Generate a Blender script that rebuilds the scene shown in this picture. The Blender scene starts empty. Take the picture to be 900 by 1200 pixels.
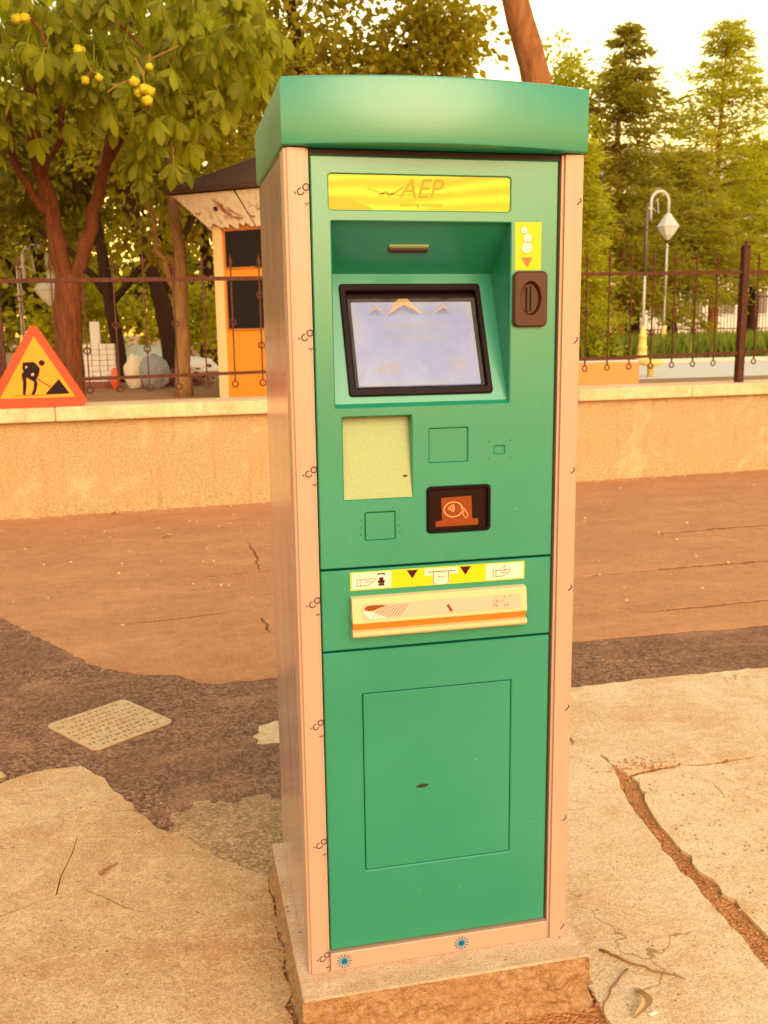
import bpy, bmesh, math, random
import numpy as np
from mathutils import Vector, Matrix, Euler
from mathutils.geometry import tessellate_polygon

# ------------------------------------------------------------------ camera, light, exposure
S = bpy.context.scene
C = S.collection
rad = math.radians
cam = bpy.data.cameras.new('camera')
cam.sensor_fit = 'VERTICAL'; cam.sensor_height = 24.0; cam.sensor_width = 18.0
cam.lens = 22.366
cam.clip_start = 0.05; cam.clip_end = 1000
cam.dof.use_dof = True; cam.dof.focus_distance = 2.15; cam.dof.aperture_fstop = 5.0
camo = bpy.data.objects.new('camera', cam); C.objects.link(camo)
M = Matrix(((0.97599372, 0.05375297, -0.2110613), (-0.21737146, 0.17973879, -0.95939753), (-0.01363456, 0.98224467, 0.1871083)))
camo.matrix_world = Matrix.Translation((-0.5272, -1.8570, 1.5053)) @ M.to_4x4()
S.camera = camo

SUN_EL, SUN_AZ = rad(27), rad(172)          # azimuth from +Y (the view direction) clockwise: behind the camera, to the right
W = bpy.data.worlds.new('World'); S.world = W; W.use_nodes = True
nt = W.node_tree; nt.nodes.clear()
sky = nt.nodes.new('ShaderNodeTexSky'); sky.sky_type = 'NISHITA'; sky.sun_disc = False
sky.sun_elevation = SUN_EL; sky.sun_rotation = SUN_AZ; sky.air_density = 3.0; sky.dust_density = 0.7; sky.ozone_density = 1.0
tint = nt.nodes.new('ShaderNodeMix'); tint.data_type = 'RGBA'; tint.blend_type = 'MULTIPLY'; tint.inputs[0].default_value = 1.0
tint.inputs[7].default_value = (1.0, 0.82, 0.68, 1)      # one warm evening tint for the whole sky
bg = nt.nodes.new('ShaderNodeBackground'); bg.inputs['Strength'].default_value = 0.15
wo = nt.nodes.new('ShaderNodeOutputWorld')
nt.links.new(sky.outputs[0], tint.inputs[6]); nt.links.new(tint.outputs[2], bg.inputs['Color']); nt.links.new(bg.outputs[0], wo.inputs['Surface'])
sl = bpy.data.lights.new('sun', 'SUN'); sl.energy = 0.9; sl.angle = rad(45); sl.color = (1.0, 0.80, 0.54)
so = bpy.data.objects.new('sun', sl); C.objects.link(so)
sd = Vector((math.sin(SUN_AZ) * math.cos(SUN_EL), math.cos(SUN_AZ) * math.cos(SUN_EL), math.sin(SUN_EL)))
so.rotation_euler = sd.to_track_quat('Z', 'Y').to_euler()
S.view_settings.view_transform = 'Standard'; S.view_settings.look = 'None'
S.view_settings.exposure = 1.46; S.view_settings.gamma = 1.0

rng = np.random.default_rng(7); random.seed(7)

# ------------------------------------------------------------------ materials
def mat(name, col, rough=0.6, metal=0.0, spec=0.5):
    m = bpy.data.materials.new(name); m.use_nodes = True
    b = m.node_tree.nodes['Principled BSDF']
    b.inputs['Base Color'].default_value = (*col, 1); b.inputs['Roughness'].default_value = rough
    b.inputs['Metallic'].default_value = metal; b.inputs['Specular IOR Level'].default_value = spec
    return m
class G:                                     # small node helper
    def __init__(s, m):
        s.m = m; s.t = m.node_tree; s.b = s.t.nodes['Principled BSDF']
        tc = s.t.nodes.new('ShaderNodeTexCoord'); s.co = tc.outputs['Object']
    def n(s, typ, **kw):
        x = s.t.nodes.new(typ)
        for k, v in kw.items(): setattr(x, k, v)
        return x
    def l(s, a, b): s.t.links.new(a, b)
    def noise(s, scale, detail=4, rough=0.55, dist=0.0, stretch=None, co=None):
        x = s.n('ShaderNodeTexNoise'); x.inputs['Scale'].default_value = scale; x.inputs['Detail'].default_value = detail
        x.inputs['Roughness'].default_value = rough; x.inputs['Distortion'].default_value = dist
        c = co or s.co
        if stretch:
            mp = s.n('ShaderNodeMapping'); mp.inputs['Scale'].default_value = stretch; s.l(c, mp.inputs[0]); c = mp.outputs[0]
        s.l(c, x.inputs['Vector']); return x.outputs['Fac']
    def voro(s, scale, feature='F1', stretch=None):
        x = s.n('ShaderNodeTexVoronoi', feature=feature); x.inputs['Scale'].default_value = scale
        c = s.co
        if stretch:
            mp = s.n('ShaderNodeMapping'); mp.inputs['Scale'].default_value = stretch; s.l(c, mp.inputs[0]); c = mp.outputs[0]
        s.l(c, x.inputs['Vector']); return x.outputs['Distance']
    def ramp(s, f, stops):
        r = s.n('ShaderNodeValToRGB'); e = r.color_ramp.elements
        while len(e) < len(stops): e.new(0.5)
        for i, (p, c) in enumerate(stops):
            e[i].position = p; e[i].color = (*c, 1) if len(c) == 3 else c
        s.l(f, r.inputs[0]); return r.outputs[0]
    def mix(s, f, a, b, mode='MIX'):
        x = s.n('ShaderNodeMix', data_type='RGBA', blend_type=mode)
        for i, v in ((0, f), (6, a), (7, b)):
            if isinstance(v, (int, float)): x.inputs[i].default_value = v
            elif isinstance(v, tuple): x.inputs[i].default_value = (*v, 1)
            else: s.l(v, x.inputs[i])
        return x.outputs[2]
    def maprange(s, f, a, b, c=0.0, d=1.0):
        x = s.n('ShaderNodeMapRange'); s.l(f, x.inputs[0])
        for i, v in enumerate((a, b, c, d)): x.inputs[1 + i].default_value = v
        return x.outputs[0]
    def math(s, op, a, b=0.0):
        x = s.n('ShaderNodeMath', operation=op)
        for i, v in enumerate((a, b)):
            if isinstance(v, (int, float)): x.inputs[i].default_value = v
            else: s.l(v, x.inputs[i])
        return x.outputs[0]
    def col(s, c): s.l(c, s.b.inputs['Base Color'])
    def rough(s, f): s.l(f, s.b.inputs['Roughness'])
    def bump(s, h, strength=0.5, dist=0.01, prev=None):
        x = s.n('ShaderNodeBump'); x.inputs['Strength'].default_value = strength; x.inputs['Distance'].default_value = dist
        s.l(h, x.inputs['Height'])
        if prev is not None: s.l(prev, x.inputs['Normal'])
        s.l(x.outputs[0], s.b.inputs['Normal']); return x.outputs[0]

def concrete(name, light, dark, stain, fine=190, spots=True, bump=0.7, seed=0.0):
    m = mat(name, light, 0.88, spec=0.3); g = G(m)
    if seed:
        mp = g.n('ShaderNodeMapping'); mp.inputs['Location'].default_value = (seed, seed * 1.7, 0); g.l(g.co, mp.inputs[0]); g.co = mp.outputs[0]
    big = g.noise(1.3, 5, 0.6, 0.4); mid = g.noise(9, 6, 0.65, 0.3); fi = g.noise(fine, 3, 0.7)
    c = g.mix(g.maprange(big, 0.42, 0.66), light, dark)
    c = g.mix(g.maprange(mid, 0.5, 0.75, 0, 0.65), c, stain)
    red = g.noise(2.0, 7, 0.74, 0.9); c = g.mix(g.maprange(red, 0.47, 0.66, 0, 0.8), c, (light[0] * .80, light[1] * .57, light[2] * .40)); pale = g.noise(3.4, 5, 0.7, 1.0, stretch=(1.5, 0.8, 1)); c = g.mix(g.maprange(pale, 0.56, 0.66, 0, 0.5), c, tuple(min(.8, x * 1.22) for x in light))
    swirl = g.noise(5, 7, 0.7, 1.6, stretch=(1.0, 2.6, 1.0))
    c = g.mix(g.maprange(swirl, 0.52, 0.62, 0, 0.4), c, tuple(min(1, x * 1.15) for x in light))
    c = g.mix(g.maprange(fi, 0.46, 0.66, 0.0, 0.6), c, tuple(x * 0.5 for x in dark)); c = g.mix(g.maprange(fi, 0.46, 0.30, 0.0, 0.5), c, tuple(min(.85, x * 1.25) for x in light))
    gr = g.noise(62, 5, 0.8); c = g.mix(g.maprange(gr, 0.58, 0.72, 0, 0.6), c, tuple(x * 0.45 for x in dark)); c = g.mix(g.maprange(gr, 0.43, 0.30, 0, 0.6), c, tuple(min(.85, x * 1.3) for x in light))
    if spots:
        v = g.voro(42); pits = g.maprange(v, 0.07, 0.20, 1, 0)
        sel = g.maprange(g.noise(11, 2), 0.50, 0.58)
        c = g.mix(g.math('MULTIPLY', pits, sel), c, tuple(x * 0.3 for x in dark))
    ck = g.n('ShaderNodeTexVoronoi', feature='DISTANCE_TO_EDGE'); ck.inputs['Scale'].default_value = 2.3
    wv = g.n('ShaderNodeTexNoise'); wv.inputs['Scale'].default_value = 7; wv.inputs['Detail'].default_value = 6; g.l(g.co, wv.inputs['Vector'])
    vm = g.n('ShaderNodeMix', data_type='VECTOR'); vm.inputs[0].default_value = 0.22; g.l(g.co, vm.inputs[4]); g.l(wv.outputs['Color'], vm.inputs[5]); g.l(vm.outputs[1], ck.inputs['Vector'])
    ckm = g.math('MULTIPLY', g.maprange(ck.outputs['Distance'], 0.004, 0.010, 1, 0), g.maprange(g.noise(1.7, 3), 0.56, 0.64))
    if spots: c = g.mix(g.math('MULTIPLY', ckm, 0.7), c, (dark[0] * .42, dark[1] * .30, dark[2] * .25))
    g.col(c)
    h = g.math('ADD', g.math('MULTIPLY', mid, 0.8), g.math('ADD', g.math('MULTIPLY', fi, 0.3), g.math('MULTIPLY', gr, 0.5)))
    g.bump(h, bump, 0.012)
    return m
def asphalt(name, base, speck, dirt, scale=170, bump=0.9):
    m = mat(name, base, 0.9, spec=0.25); g = G(m)
    v = g.n('ShaderNodeTexVoronoi'); v.inputs['Scale'].default_value = scale; g.l(g.co, v.inputs['Vector'])
    big = g.noise(1.1, 5, 0.62, 0.5, stretch=(0.6, 1.3, 1)); mid = g.noise(14, 4, 0.6)
    sep = g.n('ShaderNodeSeparateColor'); g.l(v.outputs['Color'], sep.inputs[0])
    c = g.mix(g.maprange(sep.outputs[0], 0.25, 1.0, 0, 0.85), base, speck)
    c = g.mix(g.maprange(big, 0.4, 0.7, 0, 0.8), c, dirt)
    c = g.mix(g.maprange(mid, 0.45, 0.8, 0, 0.45), c, tuple(x * 0.55 for x in base))
    gr = g.noise(scale * .27, 5, 0.85); c = g.mix(g.maprange(gr, 0.55, 0.68, 0, 0.7), c, tuple(x * 0.45 for x in base)); c = g.mix(g.maprange(gr, 0.44, 0.32, 0, 0.55), c, tuple(min(.8, x * 1.25) for x in speck))
    st = g.noise(2.2, 6, 0.75, 0.6, stretch=(0.7, 1.6, 1)); c = g.mix(g.maprange(st, 0.52, 0.66, 0, 0.35), c, tuple(min(.8, x * 1.2) for x in speck)); c = g.mix(g.maprange(st, 0.46, 0.34, 0, 0.35), c, tuple(x * .72 for x in base))
    g.col(c)
    g.bump(g.math('SUBTRACT', g.math('MULTIPLY', mid, 0.3), g.math('MULTIPLY', v.outputs['Distance'], 1.0)), bump, 0.006)
    return m

M_GROUND = asphalt('earth', (0.44, 0.165, 0.055), (0.56, 0.26, 0.10), (0.34, 0.115, 0.035), 120, 1.0)
M_SLABL = concrete('slab_concrete_ochre', (0.61, 0.395, 0.215), (0.47, 0.255, 0.11), (0.40, 0.19, 0.07), seed=3.1)
M_SLABR = concrete('slab_concrete_pale', (0.71, 0.51, 0.32), (0.62, 0.405, 0.22), (0.54, 0.30, 0.135), seed=8.4)
M_ASPH = asphalt('worn_asphalt', (0.40, 0.163, 0.068), (0.55, 0.255, 0.12), (0.50, 0.225, 0.10), 210, 0.6)
M_PATCH = asphalt('dark_asphalt', (0.115, 0.050, 0.027), (0.46, 0.23, 0.13), (0.20, 0.092, 0.05), 120, 1.0)

def wall_mat():
    m = mat('rough_render', (0.6, 0.45, 0.25), 0.92, spec=0.2); g = G(m)
    fi = g.noise(58, 5, 0.8); big = g.noise(1.2, 4, 0.6, stretch=(1, 1, 0.6)); mid = g.noise(20, 5, 0.7)
    streak = g.noise(3.5, 4, 0.7, stretch=(4.0, 4.0, 0.5))
    c = g.mix(g.maprange(fi, 0.33, 0.66), (0.28, 0.16, 0.07), (0.60, 0.44, 0.255))
    c = g.mix(g.maprange(big, 0.4, 0.7, 0, 0.45), c, (0.52, 0.31, 0.13))
    foot = g.noise(2.0, 5, 0.7, 0.3, stretch=(2.0, 2.0, 0.35)); c = g.mix(g.maprange(foot, 0.55, 0.7, 0, 0.5), c, (0.50, 0.28, 0.10))
    pit = g.voro(70); c = g.mix(g.maprange(pit, 0.16, 0.08, 0, 0.45), c, (0.25, 0.14, 0.05))
    c = g.mix(g.maprange(streak, 0.56, 0.72, 0, 0.6), c, (0.36, 0.19, 0.07)); pale = g.noise(2.1, 5, 0.7, 0.5); c = g.mix(g.maprange(pale, 0.54, 0.66, 0, 0.4), c, (0.66, 0.50, 0.30))
    c = g.mix(g.maprange(mid, 0.62, 0.78, 0, 0.4), c, (0.36, 0.22, 0.10))
    g.col(c); g.bump(g.math('ADD', fi, g.math('MULTIPLY', mid, 0.5)), 0.7, 0.02)
    return m
M_WALL = wall_mat()
M_GRAVELP = asphalt('worn_gravelly_concrete', (0.27, 0.14, 0.066), (0.58, 0.36, 0.19), (0.40, 0.225, 0.11), 120, 1.0)
M_COPING = concrete('coping_concrete', (0.70, 0.50, 0.32), (0.60, 0.40, 0.22), (0.50, 0.30, 0.14), 150, False, 0.35, seed=5.5)
M_PLINTH = concrete('plinth_cement', (0.63, 0.435, 0.30), (0.55, 0.355, 0.22), (0.48, 0.27, 0.145), 200, True, 0.5, seed=1.9)
def rough_plinth():
    m = mat('plinth_rough_side', (0.4, 0.25, 0.12), 0.95, spec=0.2); g = G(m)
    fi = g.noise(60, 5, 0.75, 0.3); big = g.noise(9, 4, 0.6, 0.5)
    c = g.ramp(fi, [(0.30, (0.24, 0.11, 0.045)), (0.46, (0.48, 0.265, 0.135)), (0.7, (0.60, 0.37, 0.215))])
    c = g.mix(g.maprange(big, 0.4, 0.65, 0, 0.5), c, (0.42, 0.20, 0.08))
    g.col(c); g.bump(g.math('ADD', g.math('MULTIPLY', big, 1.5), fi), 1.0, 0.02)
    return m
M_PLROUGH = rough_plinth()

def paint_green():
    m = mat('green_paint', (0.03, 0.29, 0.155), 0.34, spec=0.5); g = G(m); g.b.inputs['Coat Weight'].default_value = 0.24; g.b.inputs['Coat IOR'].default_value = 2.0; g.b.inputs['Coat Roughness'].default_value = 0.22; g.b.inputs['Coat Tint'].default_value = (1, .97, .85, 1)
    fi = g.noise(420, 2, 0.5); big = g.noise(2.2, 4, 0.55); dirt = g.noise(14, 6, 0.7, 0.6)
    c = g.mix(g.maprange(big, 0.35, 0.7), (0.011, 0.198, 0.126), (0.015, 0.220, 0.140))
    c = g.mix(g.maprange(dirt, 0.62, 0.85, 0, 0.25), c, (0.10, 0.23, 0.10))
    scr_ = g.noise(3, 6, 0.8, 0.4, stretch=(30, 30, 1.2)); c = g.mix(g.maprange(scr_, 0.70, 0.76, 0, 0.22), c, (0.16, 0.32, 0.2)); sp_ = g.noise(55, 3, 0.7); c = g.mix(g.maprange(sp_, 0.70, 0.78, 0, 0.4), c, (0.20, 0.34, 0.16))
    g.col(c); g.rough(g.maprange(big, 0.3, 0.7, 0.30, 0.42)); g.bump(g.noise(300, 2, 0.5), 0.12, 0.002)
    return m
M_GREEN = paint_green()
def tray_mat():
    m = mat('pale_green_panel', (0.42, 0.45, 0.16), 0.4); g = G(m)
    fi = g.noise(260, 2, 0.6)
    g.col(g.mix(g.maprange(fi, 0.35, 0.65), (0.215, 0.27, 0.10), (0.25, 0.30, 0.12))); g.bump(fi, 0.1, 0.002)
    return m
M_TRAY = tray_mat()  # even yellowish green, paler than the machine's green
def steel_post():
    m = mat('filmed_steel_post', (0.66, 0.50, 0.36), 0.42, 0.12, 0.3); g = G(m)
    st = g.noise(6, 4, 0.6, stretch=(14, 14, 0.2)); big = g.noise(3, 3)
    c = g.mix(g.maprange(st, 0.3, 0.75), (0.45, 0.285, 0.215), (0.435, 0.272, 0.205))
    c = g.mix(g.maprange(big, 0.5, 0.75, 0, 0.3), c, (0.48, 0.29, 0.22))
    g.col(c); g.rough(g.maprange(st, 0.3, 0.7, 0.36, 0.5)); return m
M_POST = steel_post()
def steel_side():
    m = mat('filmed_steel_side', (0.6, 0.5, 0.45), 0.15, 0.5); g = G(m)
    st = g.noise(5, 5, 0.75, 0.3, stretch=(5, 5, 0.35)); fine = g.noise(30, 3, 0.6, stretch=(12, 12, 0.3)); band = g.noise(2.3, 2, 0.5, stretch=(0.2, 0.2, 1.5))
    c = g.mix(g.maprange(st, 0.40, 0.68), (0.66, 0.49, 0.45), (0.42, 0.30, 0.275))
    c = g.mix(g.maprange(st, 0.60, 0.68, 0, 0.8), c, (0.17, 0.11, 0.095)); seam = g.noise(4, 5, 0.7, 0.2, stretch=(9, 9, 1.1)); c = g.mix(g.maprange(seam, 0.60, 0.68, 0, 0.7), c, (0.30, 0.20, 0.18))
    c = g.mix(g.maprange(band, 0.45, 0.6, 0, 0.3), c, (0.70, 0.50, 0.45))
    g.col(c); g.rough(g.maprange(fine, 0.3, 0.7, 0.08, 0.26)); g.bump(st, 0.05, 0.002); return m
M_SIDE = steel_side()
M_BLACK = mat('black_gap', (0.012, 0.01, 0.008), 0.6)
M_DARKPLASTIC = mat('dark_maroon_plastic', (0.010, 0.0025, 0.0025), 0.4, spec=0.10)
M_BEZEL2 = mat('brown_black_plastic', (0.012, 0.002, 0.002), 0.35, spec=0.15)
M_BROWN = mat('brown_plastic', (0.05, 0.011, 0.004), 0.38, spec=0.35)
M_BROWNDK = mat('dark_brown_plastic', (0.05, 0.016, 0.008), 0.4)
M_ORANGE = mat('orange_print', (0.20, 0.036, 0.003), 0.5, spec=.2)
M_ORLIGHT = mat('pale_orange_print', (0.85, 0.30, 0.10), 0.45)
M_YEL = mat('yellow_sticker', (0.60, 0.46, 0.006), 0.4, spec=.25)
M_WHITEP = mat('white_print', (0.62, 0.56, 0.47), 0.5, spec=.25)
M_MAROON = mat('maroon_print', (0.05, 0.004, 0.006), 0.6, spec=.15)
M_ORRED = mat('orange_red_print', (0.55, 0.12, 0.02), 0.5)
M_LINE = mat('thin_line_print', (0.16, 0.05, 0.035), 0.6, spec=.15)
M_CREAM = mat('cream_plastic', (0.58, 0.41, 0.22), 0.36, spec=.35)
M_CREAM2 = mat('cream_plastic_inner', (0.72, 0.42, 0.13), 0.32)
M_FLAP = mat('clear_grey_flap', (0.46, 0.34, 0.26), 0.2)
M_CHAN = mat('orange_plastic', (0.62, 0.18, 0.012), 0.3)
M_BLUEPR = mat('blue_print', (0.006, 0.09, 0.20), 0.6, spec=.1)
M_BLUELT = mat('pale_blue_print', (0.07, 0.22, 0.30), 0.6, spec=.1)
M_INK = mat('film_print_ink', (0.045, 0.032, 0.055), 0.6, spec=.1)
M_LOGO = mat('faded_logo_print', (0.33, 0.27, 0.012), 0.45, spec=.2)
M_LOGO2 = mat('faded_swoosh_print', (0.42, 0.34, 0.012), 0.45, spec=.2)
def sign_mat():
    m = mat('yellow_sign_film', (0.8, 0.68, 0.02), 0.3, spec=.25); g = G(m)
    w = g.n('ShaderNodeTexWave', wave_type='BANDS', bands_direction='Z'); w.inputs['Scale'].default_value = 7.0
    w.inputs['Distortion'].default_value = 5.0; w.inputs['Detail'].default_value = 1.2; w.inputs['Detail Scale'].default_value = 0.9
    mp = g.n('ShaderNodeMapping'); mp.inputs['Scale'].default_value = (0.8, 1, 1.6); mp.inputs['Rotation'].default_value = (0, 0.12, 0)
    g.l(g.co, mp.inputs[0]); g.l(mp.outputs[0], w.inputs['Vector'])
    c = g.ramp(w.outputs['Fac'], [(0.0, (0.46, 0.36, 0.005)), (0.55, (0.53, 0.45, 0.007)), (1.0, (0.60, 0.53, 0.03))])
    g.col(c); return m
M_SIGN = sign_mat()
M_SIGNOR = mat('orange_yellow_sign_swirl', (0.58, 0.31, 0.003), 0.3, spec=.25)
def screen_mat():
    m = mat('lit_screen', (0.05, 0.05, 0.06), 0.25); g = G(m)
    n1 = g.noise(14, 4, 0.6, 0.8); n2 = g.noise(60, 2, 0.6, stretch=(1, 1, 3.5))
    c = g.mix(g.maprange(n1, 0.35, 0.7), (0.33, 0.33, 0.68), (0.52, 0.52, 0.78))
    sx = g.n('ShaderNodeSeparateXYZ'); g.l(g.co, sx.inputs[0]); X, Z = sx.outputs[0], sx.outputs[2]
    wd = g.noise(85, 2, 0.6, 0.4, stretch=(1, 0.2, 1.6)); wd2 = g.noise(30, 2, 0.5, 0.6, stretch=(1, 0.2, 1.3))
    def patch(cx, cz, hx, hz, f, col):
        mx = g.maprange(g.math('ABSOLUTE', g.math('SUBTRACT', X, cx)), hx, hx * .6); mz = g.maprange(g.math('ABSOLUTE', g.math('SUBTRACT', Z, cz)), hz, hz * .4)
        return g.mix(g.math('MULTIPLY', g.math('MULTIPLY', mx, mz), g.maprange(f, .40, .62, .15, .85)), c, col)
    c = patch(-.025, -.083, .110, .011, wd, (0.46, 0.33, 0.30)); c = patch(-.028, -.114, .078, .012, wd, (0.50, 0.38, 0.34)); c = patch(-.030, -.140, .074, .010, wd, (0.52, 0.42, 0.40))
    c = patch(-.094, -.206, .030, .018, wd2, (0.55, 0.38, 0.22)); c = patch(.054, -.206, .020, .022, wd2, (0.58, 0.36, 0.16))
    edge = g.math('MAXIMUM', g.maprange(g.math('ABSOLUTE', g.math('ADD', X, .03)), .108, .124), g.maprange(g.math('ABSOLUTE', g.math('ADD', Z, .153)), .078, .09))
    c = g.mix(g.math('MULTIPLY', edge, g.maprange(n1, .4, .6, .2, .8)), c, (0.62, 0.50, 0.46))
    g.l(c, g.b.inputs['Emission Color']); g.b.inputs['Emission Strength'].default_value = 0.215
    return m
M_SCREEN = screen_mat()
def text_glow():
    m = mat('screen_faint_text', (0.2, 0.15, 0.1), 0.4); b = m.node_tree.nodes['Principled BSDF']
    b.inputs['Emission Color'].default_value = (0.52, 0.44, 0.48, 1); b.inputs['Emission Strength'].default_value = 0.22; return m
M_TXT = text_glow()
def film_mat():
    m = mat('clear_film', (0.6, 0.58, 0.62), 0.10, spec=.6); b = m.node_tree.nodes['Principled BSDF']
    b.inputs['Alpha'].default_value = 0.055; return m
M_FILM = film_mat()
M_GOLD = mat('film_fold_glint', (0.62, 0.40, 0.18), 0.25); M_GOLD.node_tree.nodes['Principled BSDF'].inputs['Alpha'].default_value = 0.6  # gold colour holds the orange highlights on the film's creases

def iron(name, c1, c2):
    m = mat(name, c1, 0.6, 0.0, 0.2); g = G(m); g.col(g.mix(g.maprange(g.noise(25, 4), 0.4, 0.7), c1, c2)); return m
M_IRON = iron('brown_painted_iron', (0.060, 0.014, 0.007), (0.11, 0.030, 0.012))
M_POSTIRON = iron('dark_brown_iron', (0.050, 0.014, 0.008), (0.085, 0.025, 0.012))
M_SIGNRED = mat('sign_red_border', (0.75, 0.045, 0.004), 0.5, spec=.2)
M_SIGNYEL = mat('sign_yellow_field', (0.80, 0.235, 0.003), 0.5, spec=.2)
M_SIGNBLK = mat('sign_black_print', (0.012, 0.004, 0.004), 0.6, spec=.1)
M_STEELBACK = mat('sign_grey_back', (0.3, 0.3, 0.3), 0.5, 0.6)
def manhole_mat():
    m = mat('worn_iron_cover', (0.5, 0.38, 0.25), 0.7, 0.1); g = G(m)
    g.col(g.mix(g.maprange(g.noise(30, 5, 0.7), 0.35, 0.7), (0.56, 0.375, 0.21), (0.42, 0.255, 0.13))); g.bump(g.noise(120, 3), 0.4, 0.004); return m
M_COVER = manhole_mat()
M_COVERDK = mat('cover_dark_base', (0.16, 0.085, 0.045), 0.9)  # dark brown base seen through the tread holes
def bark(name, c1, c2, sc=14):
    m = mat(name, c1, 0.9, spec=0.2); g = G(m)
    n = g.noise(sc, 6, 0.7, 0.5, stretch=(1.6, 1.6, 0.35)); g.col(g.mix(g.maprange(n, 0.35, 0.68), c1, c2)); g.bump(n, 0.9, 0.03); return m
M_BARK1 = bark('red_brown_bark', (0.085, 0.024, 0.010), (0.20, 0.060, 0.020))
M_BARK2 = bark('pale_tan_bark', (0.34, 0.18, 0.075), (0.19, 0.085, 0.032))
M_BARK3 = bark('dark_bark', (0.03, 0.012, 0.007), (0.055, 0.022, 0.012))
M_BARK4 = bark('orange_brown_bark', (0.32, 0.135, 0.05), (0.17, 0.06, 0.02), 9)
def leafmat(name, c1, c2, trans, tw=0.45, rough=0.5):
    m = bpy.data.materials.new(name); m.use_nodes = True; t = m.node_tree; t.nodes.clear()
    out = t.nodes.new('ShaderNodeOutputMaterial'); at = t.nodes.new('ShaderNodeAttribute'); at.attribute_name = 'tone'
    oi = t.nodes.new('ShaderNodeObjectInfo'); ad = t.nodes.new('ShaderNodeMath'); ad.operation = 'ADD'
    mr = t.nodes.new('ShaderNodeMath'); mr.operation = 'MULTIPLY'; mr.inputs[1].default_value = 0.35
    t.links.new(oi.outputs['Random'], mr.inputs[0]); t.links.new(mr.outputs[0], ad.inputs[0]); t.links.new(at.outputs['Fac'], ad.inputs[1])
    r = t.nodes.new('ShaderNodeValToRGB'); r.color_ramp.elements[0].color = (*c1, 1); r.color_ramp.elements[1].color = (*c2, 1)
    t.links.new(ad.outputs[0], r.inputs[0])
    p = t.nodes.new('ShaderNodeBsdfPrincipled'); p.inputs['Roughness'].default_value = rough; p.inputs['Specular IOR Level'].default_value = 0.14
    t.links.new(r.outputs[0], p.inputs['Base Color'])
    tr = t.nodes.new('ShaderNodeBsdfTranslucent')
    mm = t.nodes.new('ShaderNodeMix'); mm.data_type = 'RGBA'; mm.blend_type = 'MULTIPLY'; mm.inputs[0].default_value = 1
    t.links.new(r.outputs[0], mm.inputs[6]); mm.inputs[7].default_value = (*trans, 1); t.links.new(mm.outputs[2], tr.inputs['Color'])
    ms = t.nodes.new('ShaderNodeMixShader'); ms.inputs[0].default_value = tw
    t.links.new(p.outputs[0], ms.inputs[1]); t.links.new(tr.outputs[0], ms.inputs[2]); t.links.new(ms.outputs[0], out.inputs['Surface'])
    return m
M_LEAF1 = leafmat('chestnut_leaf', (0.05, 0.052, 0.003), (0.30, 0.30, 0.016), (2.4, 2.4, 0.8), 0.44)
M_LEAF2 = leafmat('backlit_leaf', (0.13, 0.11, 0.008), (0.34, 0.28, 0.02), (2.8, 2.6, 1.0), 0.5)
M_LEAF3 = leafmat('olive_needles', (0.11, 0.10, 0.012), (0.25, 0.22, 0.022), (2.4, 2.2, 0.7), 0.5)
M_LEAF4 = leafmat('yellow_green_needles', (0.17, 0.165, 0.010), (0.40, 0.37, 0.022), (2.3, 2.3, 0.7), 0.48)
M_LEAF5 = leafmat('deep_green_leaf', (0.04, 0.04, 0.004), (0.26, 0.22, 0.016), (2.3, 2.3, 0.7), 0.45)
M_GRASS = leafmat('grass_blade', (0.09, 0.12, 0.012), (0.20, 0.22, 0.03), (1.8, 1.8, 0.7), 0.3)
M_HUSK = mat('yellow_green_husk', (0.46, 0.38, 0.02), 0.75, spec=.15)
M_TWIG = mat('leaf_stalk', (0.26, 0.11, 0.035), 0.7)
M_BOOTHOR = mat('orange_booth_paint', (0.72, 0.235, 0.022), 0.6, spec=.2)
def peel_mat():
    m = mat('peeling_white_paint', (0.7, 0.6, 0.48), 0.7); g = G(m)
    n = g.noise(2.6, 6, 0.7, 0.6); s = g.noise(12, 4, 0.6, stretch=(2, 2, .5))
    c = g.mix(g.maprange(s, 0.4, 0.7), (0.84, 0.78, 0.70), (0.72, 0.62, 0.50))
    c = g.mix(g.maprange(n, 0.57, 0.61), c, (0.33, 0.10, 0.03)); g.col(c); return m
M_PEEL = peel_mat()
M_BOOTHPIL = mat('cream_pillar_paint', (0.66, 0.46, 0.24), 0.6)
M_RUST = mat('rusty_orange_frame', (0.50, 0.17, 0.03), 0.6)
M_GLASS = mat('dark_glass', (0.012, 0.010, 0.012), 0.35, spec=.12)
M_ROOF = mat('dark_roof_sheet', (0.075, 0.036, 0.024), 0.7, spec=.15)
M_LAMPW = mat('white_painted_metal', (0.46, 0.43, 0.40), 0.5, spec=.3)
M_LAMPG = mat('frosted_white_glass', (0.62, 0.60, 0.58), 0.4, spec=.3)
M_LAMPDK = mat('dark_lamp_metal', (0.11, 0.075, 0.055), 0.5)
M_LAMPB = mat('yellow_lamp_base', (0.72, 0.46, 0.12), 0.5)
M_PALE = mat('pale_paving', (0.52, 0.46, 0.40), 0.85)
M_PARK = asphalt('park_earth', (0.30, 0.14, 0.06), (0.40, 0.21, 0.10), (0.22, 0.10, 0.04), 60, 0.6)
M_BUILD = mat('pale_pink_plaster', (0.68, 0.56, 0.50), 0.85)
M_WINDK = mat('window_grey_glass', (0.16, 0.13, 0.13), 0.2)
M_BLOCK = mat('white_paving_block', (0.66, 0.58, 0.54), 0.85)
M_SACKW = mat('white_sack', (0.66, 0.56, 0.44), 0.8)
M_SACKB = mat('grey_blue_sack', (0.26, 0.25, 0.27), 0.7)
M_REDOBJ = mat('red_plastic', (0.6, 0.08, 0.03), 0.5)
M_RUBBLE = mat('red_brown_rubble', (0.20, 0.06, 0.035), 0.9)
M_TARP = mat('grey_green_tarp', (0.42, 0.43, 0.36), 0.7)
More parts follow.
